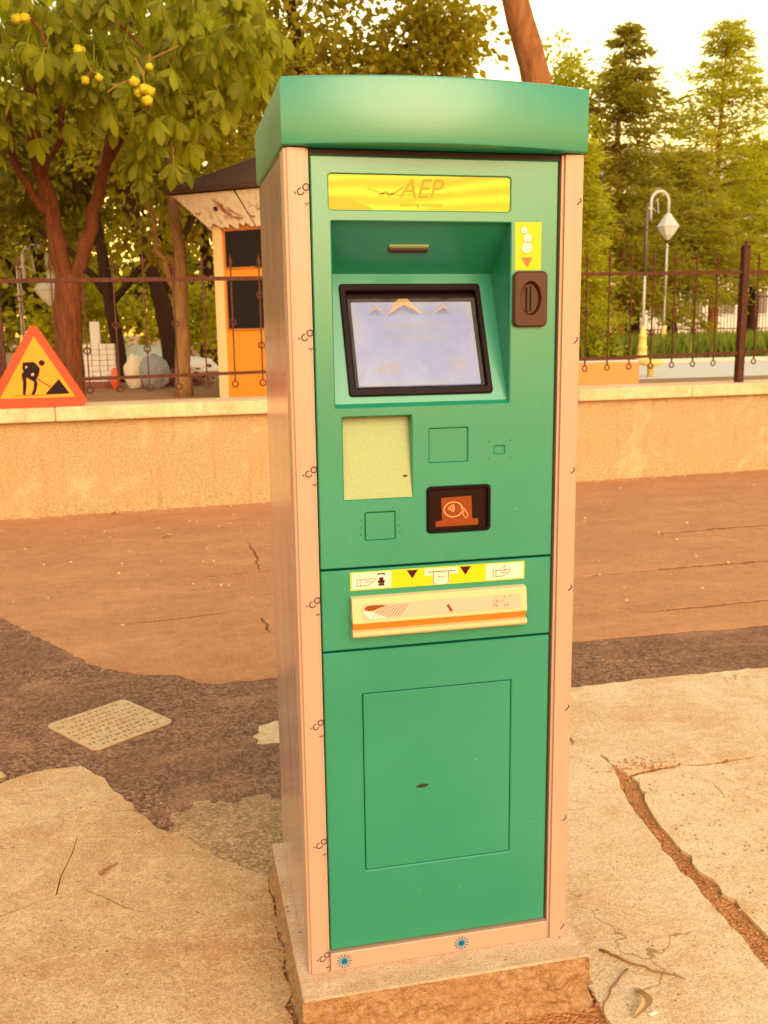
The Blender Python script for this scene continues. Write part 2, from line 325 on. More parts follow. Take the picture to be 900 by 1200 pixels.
M_PLANTER = mat('orange_plaster', (0.62, 0.27, 0.085), 0.85, spec=.2)
M_PEBBLE = mat('pale_pebble', (0.58, 0.38, 0.23), 0.9, spec=.2)
M_DRY = mat('dry_leaf', (0.50, 0.27, 0.10), 0.7)
M_STICK = mat('dry_twig', (0.24, 0.10, 0.035), 0.8)
M_PAPER = mat('white_paper', (0.78, 0.72, 0.62), 0.7)

# ------------------------------------------------------------------ mesh helpers
def link(o, parent=None):
    C.objects.link(o)
    if parent: o.parent = parent
    return o
def mesh_obj(name, verts, faces, material, parent=None, smooth=False, loc=None):
    me = bpy.data.meshes.new(name); me.from_pydata([tuple(v) for v in verts], [], faces)
    if material: me.materials.append(material)
    if smooth: me.polygons.foreach_set('use_smooth', [True] * len(me.polygons))
    me.update()
    o = bpy.data.objects.new(name, me)
    if loc is not None: o.location = loc
    return link(o, parent)
def fix(o):
    bm = bmesh.new(); bm.from_mesh(o.data); bmesh.ops.recalc_face_normals(bm, faces=bm.faces); bm.to_mesh(o.data); bm.free(); return o
def empty(name, loc, label, cat, group=None, rotz=0):
    o = bpy.data.objects.new(name, None); o.empty_display_size = 0.1; C.objects.link(o); o.location = loc; o.rotation_euler = (0, 0, rotz)
    return tag(o, label, cat, group)
def tag(o, label=None, cat=None, group=None, kind=None):
    if label: o['label'] = label
    if cat: o['category'] = cat
    if group: o['group'] = group
    if kind: o['kind'] = kind
    return o
class MB:
    def __init__(s): s.v = []; s.f = []
    def add(s, v, f):
        k = len(s.v); s.v += [Vector(x) for x in v]; s.f += [tuple(i + k for i in q) for q in f]; return s
    def box(s, x0, y0, z0, x1, y1, z1, b=0.0, mtx=None):
        bm = bmesh.new(); bmesh.ops.create_cube(bm, size=1)
        for v in bm.verts: v.co = Vector(((x0 + x1) / 2 + v.co.x * (x1 - x0), (y0 + y1) / 2 + v.co.y * (y1 - y0), (z0 + z1) / 2 + v.co.z * (z1 - z0)))
        if b > 0: bmesh.ops.bevel(bm, geom=bm.edges[:], offset=b, segments=2, affect='EDGES', profile=0.5)
        return s.bm(bm, mtx)
    def bm(s, bm, mtx=None):
        if mtx is not None: bmesh.ops.transform(bm, matrix=mtx, verts=bm.verts)
        bm.verts.index_update(); s.add([v.co.copy() for v in bm.verts], [[v.index for v in f.verts] for f in bm.faces]); bm.free(); return s
    def tube(s, pts, radii, n=8, cap=True, wob=0.0):
        pts = [Vector(p) for p in pts]
        if isinstance(radii, (int, float)): radii = [radii] * len(pts)
        k = len(s.v); up = Vector((0, 0, 1)); ref = None
        for i, p in enumerate(pts):
            d = (pts[min(i + 1, len(pts) - 1)] - pts[max(i - 1, 0)]).normalized()
            if ref is None: ref = d.orthogonal().normalized()
            ref = (ref - d * ref.dot(d)).normalized(); b = d.cross(ref)
            for j in range(n):
                a = 2 * math.pi * j / n; r = radii[i] * (1 + (random.uniform(-wob, wob) if wob else 0))
                s.v.append(p + ref * (r * math.cos(a)) + b * (r * math.sin(a)))
        for i in range(len(pts) - 1):
            for j in range(n):
                s.f.append((k + i * n + j, k + i * n + (j + 1) % n, k + (i + 1) * n + (j + 1) % n, k + (i + 1) * n + j))
        if cap:
            s.f.append(tuple(k + j for j in reversed(range(n)))); s.f.append(tuple(k + (len(pts) - 1) * n + j for j in range(n)))
        return s
    def lathe(s, prof, n=16, c=(0, 0, 0)):
        k = len(s.v)
        for r, z in prof:
            for j in range(n):
                a = 2 * math.pi * j / n; s.v.append(Vector((c[0] + r * math.cos(a), c[1] + r * math.sin(a), c[2] + z)))
        for i in range(len(prof) - 1):
            for j in range(n): s.f.append((k + i * n + j, k + i * n + (j + 1) % n, k + (i + 1) * n + (j + 1) % n, k + (i + 1) * n + j))
        s.f.append(tuple(k + j for j in reversed(range(n)))); s.f.append(tuple(k + (len(prof) - 1) * n + j for j in range(n)))
        return s
    def torus(s, c, R, r, axis='Y', n=16, m=6):
        pts = []
        k = len(s.v)
        for i in range(n):
            a = 2 * math.pi * i / n
            for j in range(m):
                b = 2 * math.pi * j / m; q = R + r * math.cos(b); h = r * math.sin(b)
                x, z = q * math.cos(a), q * math.sin(a)
                s.v.append(Vector(c) + (Vector((x, h, z)) if axis == 'Y' else Vector((x, z, h))))
        for i in range(n):
            for j in range(m): s.f.append((k + i * m + j, k + i * m + (j + 1) % m, k + ((i + 1) % n) * m + (j + 1) % m, k + ((i + 1) % n) * m + j))
        return s
    def extr(s, outer, holes=(), d0=0.0, d1=0.01, plane='XZ'):
        """polygon with holes; front sheet at d0, sides back to d1.  XZ: depth along +Y ; XY: depth along -Z"""
        loops = [list(outer)] + [list(h) for h in holes]
        fl = [p for L in loops for p in L]
        tris = tessellate_polygon([[Vector((p[0], p[1], 0)) for p in L] for L in loops])
        mk = (lambda p, d: Vector((p[0], d, p[1]))) if plane == 'XZ' else (lambda p, d: Vector((p[0], p[1], d)))
        k = len(s.v); n = len(fl)
        s.v += [mk(p, d0) for p in fl] + [mk(p, d1) for p in fl]
        for t in tris: s.f.append(tuple(k + i for i in t))
        o = 0
        for L in loops:
            for i in range(len(L)):
                a, b = o + i, o + (i + 1) % len(L); s.f.append((k + a, k + b, k + n + b, k + n + a))
            o += len(L)
        return s
    def build(s, name, material, parent=None, smooth=False, loc=None, recalc=True):
        o = mesh_obj(name, s.v, s.f, material, parent, smooth, loc)
        return fix(o) if recalc else o
def rr(x0, z0, x1, z1, r=0.0, n=4):
    if r <= 0: return [(x0, z0), (x1, z0), (x1, z1), (x0, z1)]
    out = []
    for cx, cz, a0 in ((x1 - r, z0 + r, -90), (x1 - r, z1 - r, 0), (x0 + r, z1 - r, 90), (x0 + r, z0 + r, 180)):
        for i in range(n + 1):
            a = rad(a0 + 90 * i / n); out.append((cx + r * math.cos(a), cz + r * math.sin(a)))
    return out
def ell(cx, cz, rx, rz, n=20): return [(cx + rx * math.cos(2 * math.pi * i / n), cz + rz * math.sin(2 * math.pi * i / n)) for i in range(n)]
def shade_auto(o, ang=35):
    me = o.data; me.polygons.foreach_set('use_smooth', [True] * len(me.polygons)); me.set_sharp_from_angle(angle=rad(ang)); return o
def panel(name, outer, holes, y, thick, c, material, parent):
    """outer / holes are (x0,z0,x1,z1,r): plate facing -Y with small chamfers on every edge"""
    mb = MB()
    o1 = rr(outer[0] + c, outer[1] + c, outer[2] - c, outer[3] - c, max(outer[4] - c, 0.0005)); o2 = rr(outer[0], outer[1], outer[2], outer[3], max(outer[4], 0.001))
    h1 = [rr(h[0] - c, h[1] - c, h[2] + c, h[3] + c, h[4] + c) for h in holes]; h2 = [rr(h[0], h[1], h[2], h[3], max(h[4], 0.0005)) for h in holes]
    tris = tessellate_polygon([[Vector((p[0], p[1], 0)) for p in L] for L in [o1] + h1])
    fl = [p for L in [o1] + h1 for p in L]
    mb.v += [Vector((p[0], y, p[1])) for p in fl]; mb.f += [tuple(t) for t in tris]
    k = 0
    for L1, L2 in zip([o1] + h1, [o2] + h2):
        n = len(L1); b = len(mb.v)
        mb.v += [Vector((p[0], y + c, p[1])) for p in L2] + [Vector((p[0], y + thick, p[1])) for p in L2]
        for i in range(n):
            j = (i + 1) % n
            mb.f.append((k + i, k + j, b + j, b + i)); mb.f.append((b + i, b + j, b + n + j, b + n + i))
        k += n
    return mb.build(name, material, parent)
def decal(name, loop, y, material, parent, t=0.0006):
    return MB().extr(loop, (), y - t, y, 'XZ').build(name, material, parent)
def ribbon(pts, w):
    """a thin closed band round a polyline in 2-D"""
    L = []; R = []
    for i, p in enumerate(pts):
        a = pts[max(i - 1, 0)]; b = pts[min(i + 1, len(pts) - 1)]
        dx, dz = b[0] - a[0], b[1] - a[1]; l = math.hypot(dx, dz) or 1
        L.append((p[0] - dz / l * w / 2, p[1] + dx / l * w / 2)); R.append((p[0] + dz / l * w / 2, p[1] - dx / l * w / 2))
    return L + R[::-1]
def text_obj(name, body, size, material, parent, origin, rot=0.0, shear=0.0, y=0.0, align='CENTER', clipx=None, bold=0.0):
    cu = bpy.data.curves.new(name, 'FONT'); cu.body = body; cu.size = size; cu.shear = shear; cu.align_x = align; cu.align_y = 'CENTER'; cu.resolution_u = 3; cu.offset = bold
    to = bpy.data.objects.new(name + '_curve', cu); C.objects.link(to)
    dg = bpy.context.evaluated_depsgraph_get(); dg.update(); me = bpy.data.meshes.new_from_object(to.evaluated_get(dg))
    bpy.data.objects.remove(to); bpy.data.curves.remove(cu)
    R = Matrix.Rotation(rot, 4, 'Z'); T = Matrix(((1, 0, 0, origin[0]), (0, 0, 1, y), (0, 1, 0, origin[1]), (0, 0, 0, 1)))
    me.transform(T @ R)
    if clipx is not None:
        bm = bmesh.new(); bm.from_mesh(me)
        bmesh.ops.bisect_plane(bm, geom=bm.verts[:] + bm.edges[:] + bm.faces[:], plane_co=(clipx, 0, 0), plane_no=(1, 0, 0), clear_outer=True); bm.to_mesh(me); bm.free()
    me.materials.clear(); me.materials.append(material); me.name = name
    o = bpy.data.objects.new(name, me); return link(o, parent)
def copy_tree(o, parent=None):
    c = o.copy(); C.objects.link(c)
    if parent: c.parent = parent
    for ch in list(o.children): copy_tree(ch, c)
    return c
def jit(pts, step=0.05, amp=0.008, closed=True):
    out = []
    n = len(pts)
    for i in range(n if closed else n - 1):
        a, b = Vector(pts[i]), Vector(pts[(i + 1) % n]); L = (b - a).length; k = max(1, min(60, int(L / step)))
        d = (b - a).normalized() if L else Vector((1, 0)); nn = Vector((-d.y, d.x))
        for j in range(k):
            q = a + (b - a) * (j / k)
            if j: q = q + nn * random.gauss(0, amp)
            out.append((q.x, q.y))
    return out

# ------------------------------------------------------------------ setting: ground
WA = math.atan(0.081); WORG = Vector((0, 6.62, 0)); WD = Vector((math.cos(WA), math.sin(WA), 0))
def wl(x): return 6.62 + 0.081 * x          # wall foot line
def slab(name, outer, holes, z, t, material):
    o = MB().extr(outer, holes, z, z - t, 'XY').build(name, material); return tag(o, kind='structure')
g = mesh_obj('ground', [(-250, -250, -0.008), (250, -250, -0.008), (250, 6.7 + 20, -0.008), (-250, 6.7 - 20, -0.008)], [(0, 1, 2, 3)], M_GROUND)
tag(g, kind='structure')
g = mesh_obj('park_ground', [(-250, wl(-250) + .25, 0.72), (250, wl(250) + .25, 0.72), (250, 400, 0.72), (-250, 400, 0.72)], [(0, 1, 2, 3)], M_PARK)
tag(g, kind='structure')
# worn asphalt strip along the wall
edge = [(-3.9, 7.6 - 1.3), (-1.505, 3.498), (-1.174, 2.93), (-0.943, 2.545), (-0.747, 2.375), (-0.56, 2.315), (-0.48, 2.20), (-0.40, 2.165), (-0.146, 2.18), (1.323, 2.295), (14, 2.31)]
edge_j = jit(edge, 0.03, 0.006, False) + [edge[-1]]
def sliver(pts, w, wk=.6):                          # a crack: a thin wandering hole in the sheet
    p = jit(pts, 0.06, 0.006, False) + [pts[-1]]
    L = []; R = []
    for i, q in enumerate(p):
        ww = w * wk * (0.25 + 0.75 * math.sin(math.pi * (i + 0.2) / (len(p) - 0.6))) * random.uniform(0.6, 1.3)
        a = p[max(i - 1, 0)]; b = p[min(i + 1, len(p) - 1)]; d = Vector((b[0] - a[0], b[1] - a[1])).normalized()
        L.append((q[0] - d.y * ww / 2, q[1] + d.x * ww / 2)); R.append((q[0] + d.y * ww / 2, q[1] - d.x * ww / 2))
    return L + R[::-1]
cr = [sliver([(-0.041, 5.0), (-0.02, 4.6), (-0.028, 4.15)], 0.012, 1.7), sliver([(-0.95, 3.16), (-0.55, 3.20), (-0.28, 3.26), (-0.12, 3.22)], 0.012, 3.0), sliver([(-0.12, 3.10), (-0.10, 2.82)], 0.010, 1.7),
      sliver([(1.55, 3.42), (2.4, 3.48), (3.6, 3.50), (5.2, 3.52)], 0.014, 4.0), sliver([(1.45, 2.72), (2.0, 2.66), (2.8, 2.70), (3.6, 2.66)], 0.010, 4.0), sliver([(2.6, 4.42), (3.6, 4.50), (5.4, 4.52)], 0.014, 5.0),
      sliver([(-0.55, 4.05), (-0.1, 4.10), (0.2, 4.14)], 0.010, 4.0)]
pav = [(-3.9, wl(-3.9) + .1)] + edge_j + [(14, wl(14) + .1)]
slab('asphalt_pavement', pav, cr, 0.0, 0.05, M_ASPH)
slab('asphalt_base', [(-3.8, 6.2), (-1.0, 2.75), (-.4, 2.25), (13.9, 2.4), (13.9, wl(13.9)), (-3.8, wl(-3.8))], [], -0.0055, .02, M_PATCH)
far = slab('asphalt_pavement', [(14.0, 2.31), (120, 2.31), (120, wl(120) + .1), (14.0, wl(14) + .1)], [], 0.0, 0.05, M_ASPH)
far = slab('asphalt_pavement', [(-120, -4), (-5.0, -4), (-3.9, 6.3), (-3.9, wl(-3.9) + .1), (-120, wl(-120) + .1)], [], -0.003, 0.05, M_ASPH)
# dark asphalt patch: broad on the left, a narrow strip on the right
low_r = [(14, 1.68), (0.45, 1.66)]
low_l = [(0.45, 1.66), (0.45, 0.56), (-0.30, 0.56), (-0.42, 0.50), (-0.60, 0.75), (-0.75, 1.0), (-0.92, 1.35), (-1.2, 1.30), (-2.3, 1.25), (-3.3, 1.4), (-3.9, 6.3)]
slab('asphalt_patch', edge_j + low_r + low_l, [], -0.0025, 0.03, M_PATCH)
slab('gravel_patch', jit([(-.60, 1.02), (-.50, 1.10), (-.38, 1.06), (-.30, 1.10), (-.20, .98), (-.20, .60), (-.31, .575), (-.46, .60), (-.62, .84)], .02, .010), [], 0.0005, .03, M_GRAVELP)
# concrete slabs
cl = [sliver([(-1.20, 0.55), (-1.041, 0.583), (-0.96, 0.625), (-0.907, 0.652), (-0.905, 0.74), (-0.885, 0.86), (-0.878, 0.965)], 0.010), sliver([(-0.835, 0.66), (-0.77, 0.60), (-0.72, 0.545), (-0.66, 0.505)], 0.008)]
sl_l = jit([(-0.336, -0.15), (-0.336, 0.42), (-0.338, 0.60), (-0.40, 0.665), (-0.53, 0.83), (-0.66, 0.99), (-0.80, 1.27), (-0.875, 1.415), (-0.91, 1.462), (-1.012, 1.462), (-1.10, 1.436), (-1.155, 1.40), (-1.175, 1.38), (-2.4, 1.30), (-2.6, -4), (-0.336, -4)], 0.035, 0.007)
slab('concrete_slab', sl_l, cl, 0.0025, 0.04, M_SLABL)
slab('concrete_slab', jit([(-1.16, 1.452), (-1.30, 1.60), (-2.4, 1.62), (-2.4, 1.36), (-1.24, 1.405)], 0.035, 0.006), [], 0.001, 0.04, M_SLABL)
slab('concrete_slab', jit([(-0.285, 1.50), (-0.10, 1.46), (0.12, 1.47), (0.12, 1.68), (-0.20, 1.69), (-0.262, 1.66)], 0.03, 0.008), [], 0.001, 0.03, M_SLABR)
sl_a = [(0.345, -4), (0.345, 0.0), (0.36, 0.35), (0.42, 0.62), (0.42, 1.715), (1.52, 1.742), (2.2, 1.735), (12, 1.75), (12, 0.985), (2.0, 0.965), (1.46, 0.955), (1.20, 0.95), (1.06, 0.965), (1.0, 0.955), (0.93, 0.935), (0.915, 0.99), (0.905, 1.10), (0.897, 1.09), (0.900, 0.98), (0.880, 0.90), (0.852, 0.80), (0.835, 0.72), (0.822, 0.60), (0.815, 0.50), (0.80, 0.38), (0.802, 0.27), (0.795, 0.13), (0.782, -0.02), (0.77, -0.3), (0.75, -0.8), (0.74, -4)]
ca = [sliver([(0.36, -0.02), (0.42, 0.03), (0.48, -0.02), (0.56, -0.06)], 0.004)]
slab('concrete_slab', jit(sl_a, 0.035, 0.005), ca, 0.003, 0.04, M_SLABR)
sl_b = [(0.930, 0.908), (1.06, 0.935), (1.25, 0.928), (1.46, 0.938), (2.2, 0.952), (12, 0.972), (12, -4), (0.80, -4), (0.81, -0.8), (0.835, -0.3), (0.85, 0.0), (0.86, 0.12), (0.862, 0.26), (0.85, 0.38), (0.862, 0.52), (0.876, 0.66), (0.90, 0.76)]
cb = [sliver([(1.13, 0.90), (1.17, 0.80), (1.16, 0.72), (1.25, 0.66)], 0.006), sliver([(1.20, 0.86), (1.30, 0.80), (1.42, 0.80)], 0.006)]
slab('concrete_slab', jit(sl_b, 0.035, 0.007), cb, 0.003, 0.04, M_SLABR)
# earth and crumbs lying in the broken joints and beside the plinth
mb = MB()
def crumb(x, y, r, z=0.0):
    bm = bmesh.new(); bmesh.ops.create_icosphere(bm, subdivisions=1, radius=r)
    for v in bm.verts: v.co = Vector((v.co.x * random.uniform(.7, 1.3), v.co.y * random.uniform(.7, 1.3), v.co.z * random.uniform(.4, .8)))
    mb.bm(bm, Matrix.Translation((x, y, z)) @ Matrix.Rotation(random.uniform(0, 6), 4, 'Z'))
joint = [(0.91, 0.95), (0.875, 0.83), (0.85, 0.68), (0.84, 0.5), (0.828, 0.3), (0.825, 0.1), (0.81, -0.1), (0.79, -0.35)]
for i in range(520):
    t = random.random() * (len(joint) - 1); k = int(t); a, b = joint[k], joint[min(k + 1, len(joint) - 1)]; f = t - k
    crumb(a[0] + (b[0] - a[0]) * f + random.gauss(0, .018), a[1] + (b[1] - a[1]) * f + random.gauss(0, .01), random.uniform(.0015, .0055), -0.010 + random.uniform(0, .008))
for i in range(260):
    x = 0.93 + abs(random.gauss(0, .3)); crumb(x, 0.935 + random.gauss(0, .018), random.uniform(.0015, .005), -0.009 + random.uniform(0, .008))
for i in range(60):
    t = random.random() ** 1.7; crumb(-0.36 - t * .48 + random.gauss(0, .02), 0.60 + t * .76 + random.gauss(0, .02), random.uniform(.0015, .005), random.uniform(-.006, .001))
for i in range(260): crumb(-0.338 + random.gauss(0, .008), random.uniform(-.1, .6), random.uniform(.002, .006), random.uniform(-.012, .003))
for i in range(330): crumb(.90 + abs(random.gauss(0, .28)), random.uniform(-.3, .89), random.choice((.0015, .002, .0025, .0035, .005)), .003)
for i in range(120): crumb(random.uniform(.4, .82), random.uniform(-.3, 1.6), random.choice((.0012, .0016, .0022)), .003)
for i in range(260): crumb(random.uniform(-1.25, -.37), random.uniform(-.4, 1.35), random.choice((.0012, .0016, .002, .003)), .002)
for i in range(150): crumb(1.0 + random.gauss(0, .09), .955 + abs(random.gauss(0, .05)), random.uniform(.002, .006), .003)
for i in range(140): crumb(0.338 + abs(random.gauss(0, .012)), random.uniform(-.1, .5), random.uniform(.002, .009), random.uniform(-.012, .006))
o = mb.build('earth_crumbs', M_GROUND); tag(o, 'reddish earth and crumbs filling the broken joints between concrete slabs', 'earth', kind='stuff')
mb = MB()
for i in range(200):
    x = random.uniform(1.2, 7.5); y = random.uniform(2.5, 6.4)
    crumb(x, y, random.choice((.003, .004, .005, .007, .012)), 0.002)
for i in range(60): crumb(random.uniform(-2.2, 0.2), random.uniform(3.0, 6.3), random.uniform(.004, .011), 0.002)
for i in range(60): crumb(random.uniform(0.4, 2.4), random.uniform(-.4, 1.7), random.uniform(.0015, .004), 0.005)
for i in range(50): crumb(random.uniform(-1.3, -.36), random.uniform(-.4, 1.3), random.uniform(.0015, .0035), 0.005)
for i in range(8): crumb(1.78 + random.gauss(0, .06), 1.66 + random.gauss(0, .012), random.uniform(.006, .014), 0.006)
for i in range(420):
    x = random.uniform(-3.2, 6.5); crumb(x, wl(x) - .02 - abs(random.gauss(0, .05)), random.uniform(.003, .011), 0.001)
o = mb.build('pebbles', M_PEBBLE); tag(o, 'pale grit and leaf crumbs scattered over the pavement', 'grit', kind='stuff')

# ------------------------------------------------------------------ low wall with coping
t = empty('low_wall', (0, 6.62, 0), 'long low ochre rough rendered wall under a smooth coping below the iron fence', 'wall', rotz=WA)
o = MB().box(-9, 0.0, -0.03, 12, 0.42, 0.798).build('wall_body', M_WALL, t)
o = MB().box(-9, -0.012, -0.03, 12, 0.001, 0.105, 0.004).build('wall_foot_band', M_WALL, t)
cx0 = -9.0
for k, cx1 in enumerate((-6.3, -3.9, -1.48, 0.93, 3.34, 4.62, 7.0, 9.4, 12.0)):
    dz = random.uniform(-.002, .002); MB().box(cx0 + .002, -0.07 + random.uniform(-.002, .002), 0.80, cx1 - .002, 0.46, 0.918 + dz, 0.010).build('coping', M_COPING, t); cx0 = cx1

# ------------------------------------------------------------------ iron fence
fy = 0.14
ft = empty('iron_fence', (0, 6.62, 0.918), 'brown wrought iron railing with spear tips and rings on top of the low wall', 'fence', rotz=WA)
def zsl(s): return 0.014 * s
def rail(z, h, d):
    mb = MB(); 
    vs = []
    for s in (-8.5, 11.5):
        zz = z + zsl(s); vs += [(s, fy - d, zz - h), (s, fy + d, zz - h), (s, fy + d, zz + h), (s, fy - d, zz + h)]
    mb.add(vs, [(0, 1, 2, 3), (7, 6, 5, 4), (0, 4, 5, 1), (1, 5, 6, 2), (2, 6, 7, 3), (3, 7, 4, 0)]); return mb.build('rail', M_IRON, ft)
rail(1.965 - .918, .017, .014); rail(1.150 - .918, .014, .014)
def picket_parts(two):
    p = MB().box(-.006, -.006, 1.085 - .918, .006, .006, 2.10 - .918).build('picket', M_IRON, ft)
    rings = (1.82, 1.385) if two else (1.59,)
    for z in rings + (1.055,):
        MB().torus((0, 0, z - .918), .026, .007, 'Y', 14, 5).build('ring', M_IRON, p, True)
    # spear tip: neck, leaf and curl
    mb = MB().lathe([(.006, 0), (.011, .006), (.006, .014), (.015, .03), (.017, .045), (.004, .10), (.0008, .115)], 8, (0, 0, 2.06 - .918))
    mb.box(-.032, -.005, 2.055 - .918, .032, .005, 2.066 - .918, .002)
    mb.build('spear_tip', M_IRON, p, True)
    return p
pa, pb = picket_parts(False), picket_parts(True)
fs = [-0.944 + 0.2475 * k for k in range(-12, 45)]
posts = [-8.93, -1.875, 5.32]
for k, s in enumerate(fs):
    if any(abs(s - p) < .09 for p in posts): continue
    src = pb if k % 2 == 1 else pa
    if k < 2: o = src
    else: o = copy_tree(src)
    o.parent = ft; o.location = (s, fy, zsl(s))
for s in posts[1:]:
    mb = MB().box(s - .036, fy - .036, 0.002, s + .036, fy + .036, 2.215 - .918 + zsl(s), .004)
    p = mb.build('post', M_POSTIRON, ft)
    MB().lathe([(.046, 0), (.046, .012), (.020, .03), (.016, .036), (.022, .046), (.014, .062), (.002, .072)], 10, (s, fy, 2.217 - .918 + zsl(s))).build('post_cap', M_POSTIRON, p, True)

# ------------------------------------------------------------------ road works sign
def tri_round(hw, h, r, z0=0.0, n=6):
    A, B, T_ = Vector((-hw, z0)), Vector((hw, z0)), Vector((0, z0 + h)); out = []
    P = [A, B, T_]
    cen = (A + B + T_) / 3
    for i in range(3):
        p, q, s = P[i], P[i - 1], P[(i + 1) % 3]
        u, v = (q - p).normalized(), (s - p).normalized(); ha = u.angle(v) / 2; bis = (u + v).normalized(); c = p + bis * (r / math.sin(ha))
        a0 = math.atan2(-(u.y), -(u.x)); 
        t1 = p + u * (r / math.tan(ha)); t2 = p + v * (r / math.tan(ha))
        s1 = math.atan2(t1.y - c.y, t1.x - c.x); s2 = math.atan2(t2.y - c.y, t2.x - c.x)
        while s2 < s1: s2 += 2 * math.pi
        for k in range(n + 1):
            a = s1 + (s2 - s1) * k / n; out.append((c.x + r * math.cos(a), c.y + r * math.sin(a)))
    return out
sg = empty('road_works_sign', (-1.60, wl(-1.6) - .015, 0.920), 'red bordered yellow triangle roadworks sign with black digging worker leaning on the fence', 'road sign')
sg.rotation_euler = (-rad(13), 0, WA)
MB().extr(tri_round(.415, .722, .045), (), 0, .018).build('sign_plate', M_STEELBACK, sg)
o = MB().extr(tri_round(.415, .722, .045), [tri_round(.295, .515, .006, .078)], -.004, 0.0).build('border', M_SIGNRED, sg)
MB().extr(tri_round(.295, .515, .006, .078), (), -.002, 0.0).build('yellow_field', M_SIGNYEL, sg)
# px grid of the pictogram: (x,y) in the enlarged photo -> plate metres
def sp(x, y): return ((x - 350) / 900 * 0.795 * 1.03, (905 - y) / 773 * .70 + .008)
fig = decal('worker_figure', [sp(*p) for p in [(240, 500), (335, 497), (362, 525), (385, 560), (372, 620), (345, 662), (357, 690), (345, 745), (325, 800), (292, 798), (318, 740), (325, 682), (300, 665), (262, 640), (262, 700), (252, 765), (246, 800), (222, 798), (230, 690), (222, 610), (240, 585), (232, 550)]], -.002, M_SIGNBLK, sg, .0015)
decal('worker_head', [sp(*p) for p in ell(402, 508, 27, 27, 16)], -.002, M_SIGNBLK, sg, .0015)
decal('spoil_heap', [sp(*p) for p in [(408, 803), (470, 735), (540, 658), (585, 730), (628, 798)]], -.002, M_SIGNBLK, sg, .0015)
decal('shovel', [sp(*p) for p in [(345, 655), (352, 648), (470, 728), (462, 736)]], -.002, M_SIGNBLK, sg, .0012)
decal('ground_line', [sp(*p) for p in [(150, 808), (150, 803), (400, 803), (400, 808)]], -.002, M_SIGNBLK, sg, .001)
decal('paint_gap', [sp(*p) for p in [(256, 548), (270, 534), (280, 540), (262, 558)]], -.0035, M_ORLIGHT, sg, .0008)
decal('paint_gap', [sp(*p) for p in [(304, 614), (318, 600), (330, 606), (326, 624), (308, 626)]], -.0035, M_ORLIGHT, sg, .0008)

# ------------------------------------------------------------------ ticket machine on its plinth
pl = empty('concrete_plinth', (0, 0.245, 0), 'pale cement plinth with crumbling brown front under the green ticket machine', 'plinth')
def plinth_part():
    bm = bmesh.new(); bmesh.ops.create_cube(bm, size=1)
    for v in bm.verts: v.co = Vector((v.co.x * .648, v.co.y * .648, (v.co.z + .5) * .006 + .114))
    bmesh.ops.bevel(bm, geom=bm.edges[:], offset=.0025, segments=2, affect='EDGES')
    MB().bm(bm).build('cement_top', M_PLINTH, pl)
    n = 70; V = []; F = []
    per = []
    h = .326
    for i in range(4 * n):
        s, t = divmod(i, n); t = t / n * 2 * h - h
        per.append(((t, -h), (h, t), (-t, h), (-h, -t))[s] + ((0, -1), (1, 0), (0, 1), (-1, 0))[s])
    zs = [-.03, -.01, .008, .02, .032, .044, .056, .068, .080, .092, .104, .1136, .1138]
    from mathutils import noise as N
    for zi, z in enumerate(zs):
        for x, y, nx, ny in per:
            d = N.fractal(Vector((x * 14, y * 14, z * 22)), 0.7, 2.1, 4) * .011 * (1 if z < .09 else .5) - .004 + N.noise(Vector((x * 60, y * 60, z * 60))) * .004
            if z < .02: d += (.02 - z) * .35
            if zi == len(zs) - 1: d = -.02
            V.append((x + nx * d, y + ny * d, z))
    m = len(per)
    for zi in range(len(zs) - 1):
        for i in range(m): F.append((zi * m + i, zi * m + (i + 1) % m, (zi + 1) * m + (i + 1) % m, (zi + 1) * m + i))
    mesh_obj('rough_side', V, F, M_PLROUGH, pl)
plinth_part()

K = empty('ticket_machine', (0, 0, .12), 'tall green parking ticket machine with touch screen in a steel frame', 'ticket machine')
D = .506; H = 1.722
# steel frame and body
def post(x0, x1):
    bm = bmesh.new(); bmesh.ops.create_cube(bm, size=1)
    for v in bm.verts: v.co = Vector(((x0 + x1) / 2 + v.co.x * (x1 - x0), .03 + v.co.y * .06, H / 2 + v.co.z * (H - .002)))
    ed = [e for e in bm.edges if abs(e.verts[0].co.z - e.verts[1].co.z) > .1 and e.verts[0].co.y < .01]
    bmesh.ops.bevel(bm, geom=ed, offset=.006, segments=4, affect='EDGES')
    return shade_auto(MB().bm(bm).build('frame_post', M_POST, K), 50)
post(-.300, -.2535); post(.2535, .300)
MB().box(-.2525, .0005, .0, .2525, .05, .0435, .002).build('base_bar', M_POST, K)
MB().box(-.2985, .0605, .001, -.290, D, H - .002, .001).build('side_panel', M_SIDE, K)
MB().box(.290, .0605, .001, .2985, D, H - .002, .001).build('side_panel', M_SIDE, K)
MB().box(-.2895, D - .012, .001, .2895, D - .001, H - .002).build('back_panel', M_SIDE, K)
MB().box(-.2895, .20, .0, .2895, .21, H - .004).build('inner_bulkhead', M_BLACK, K)
for z in (.7275, .9055): pass
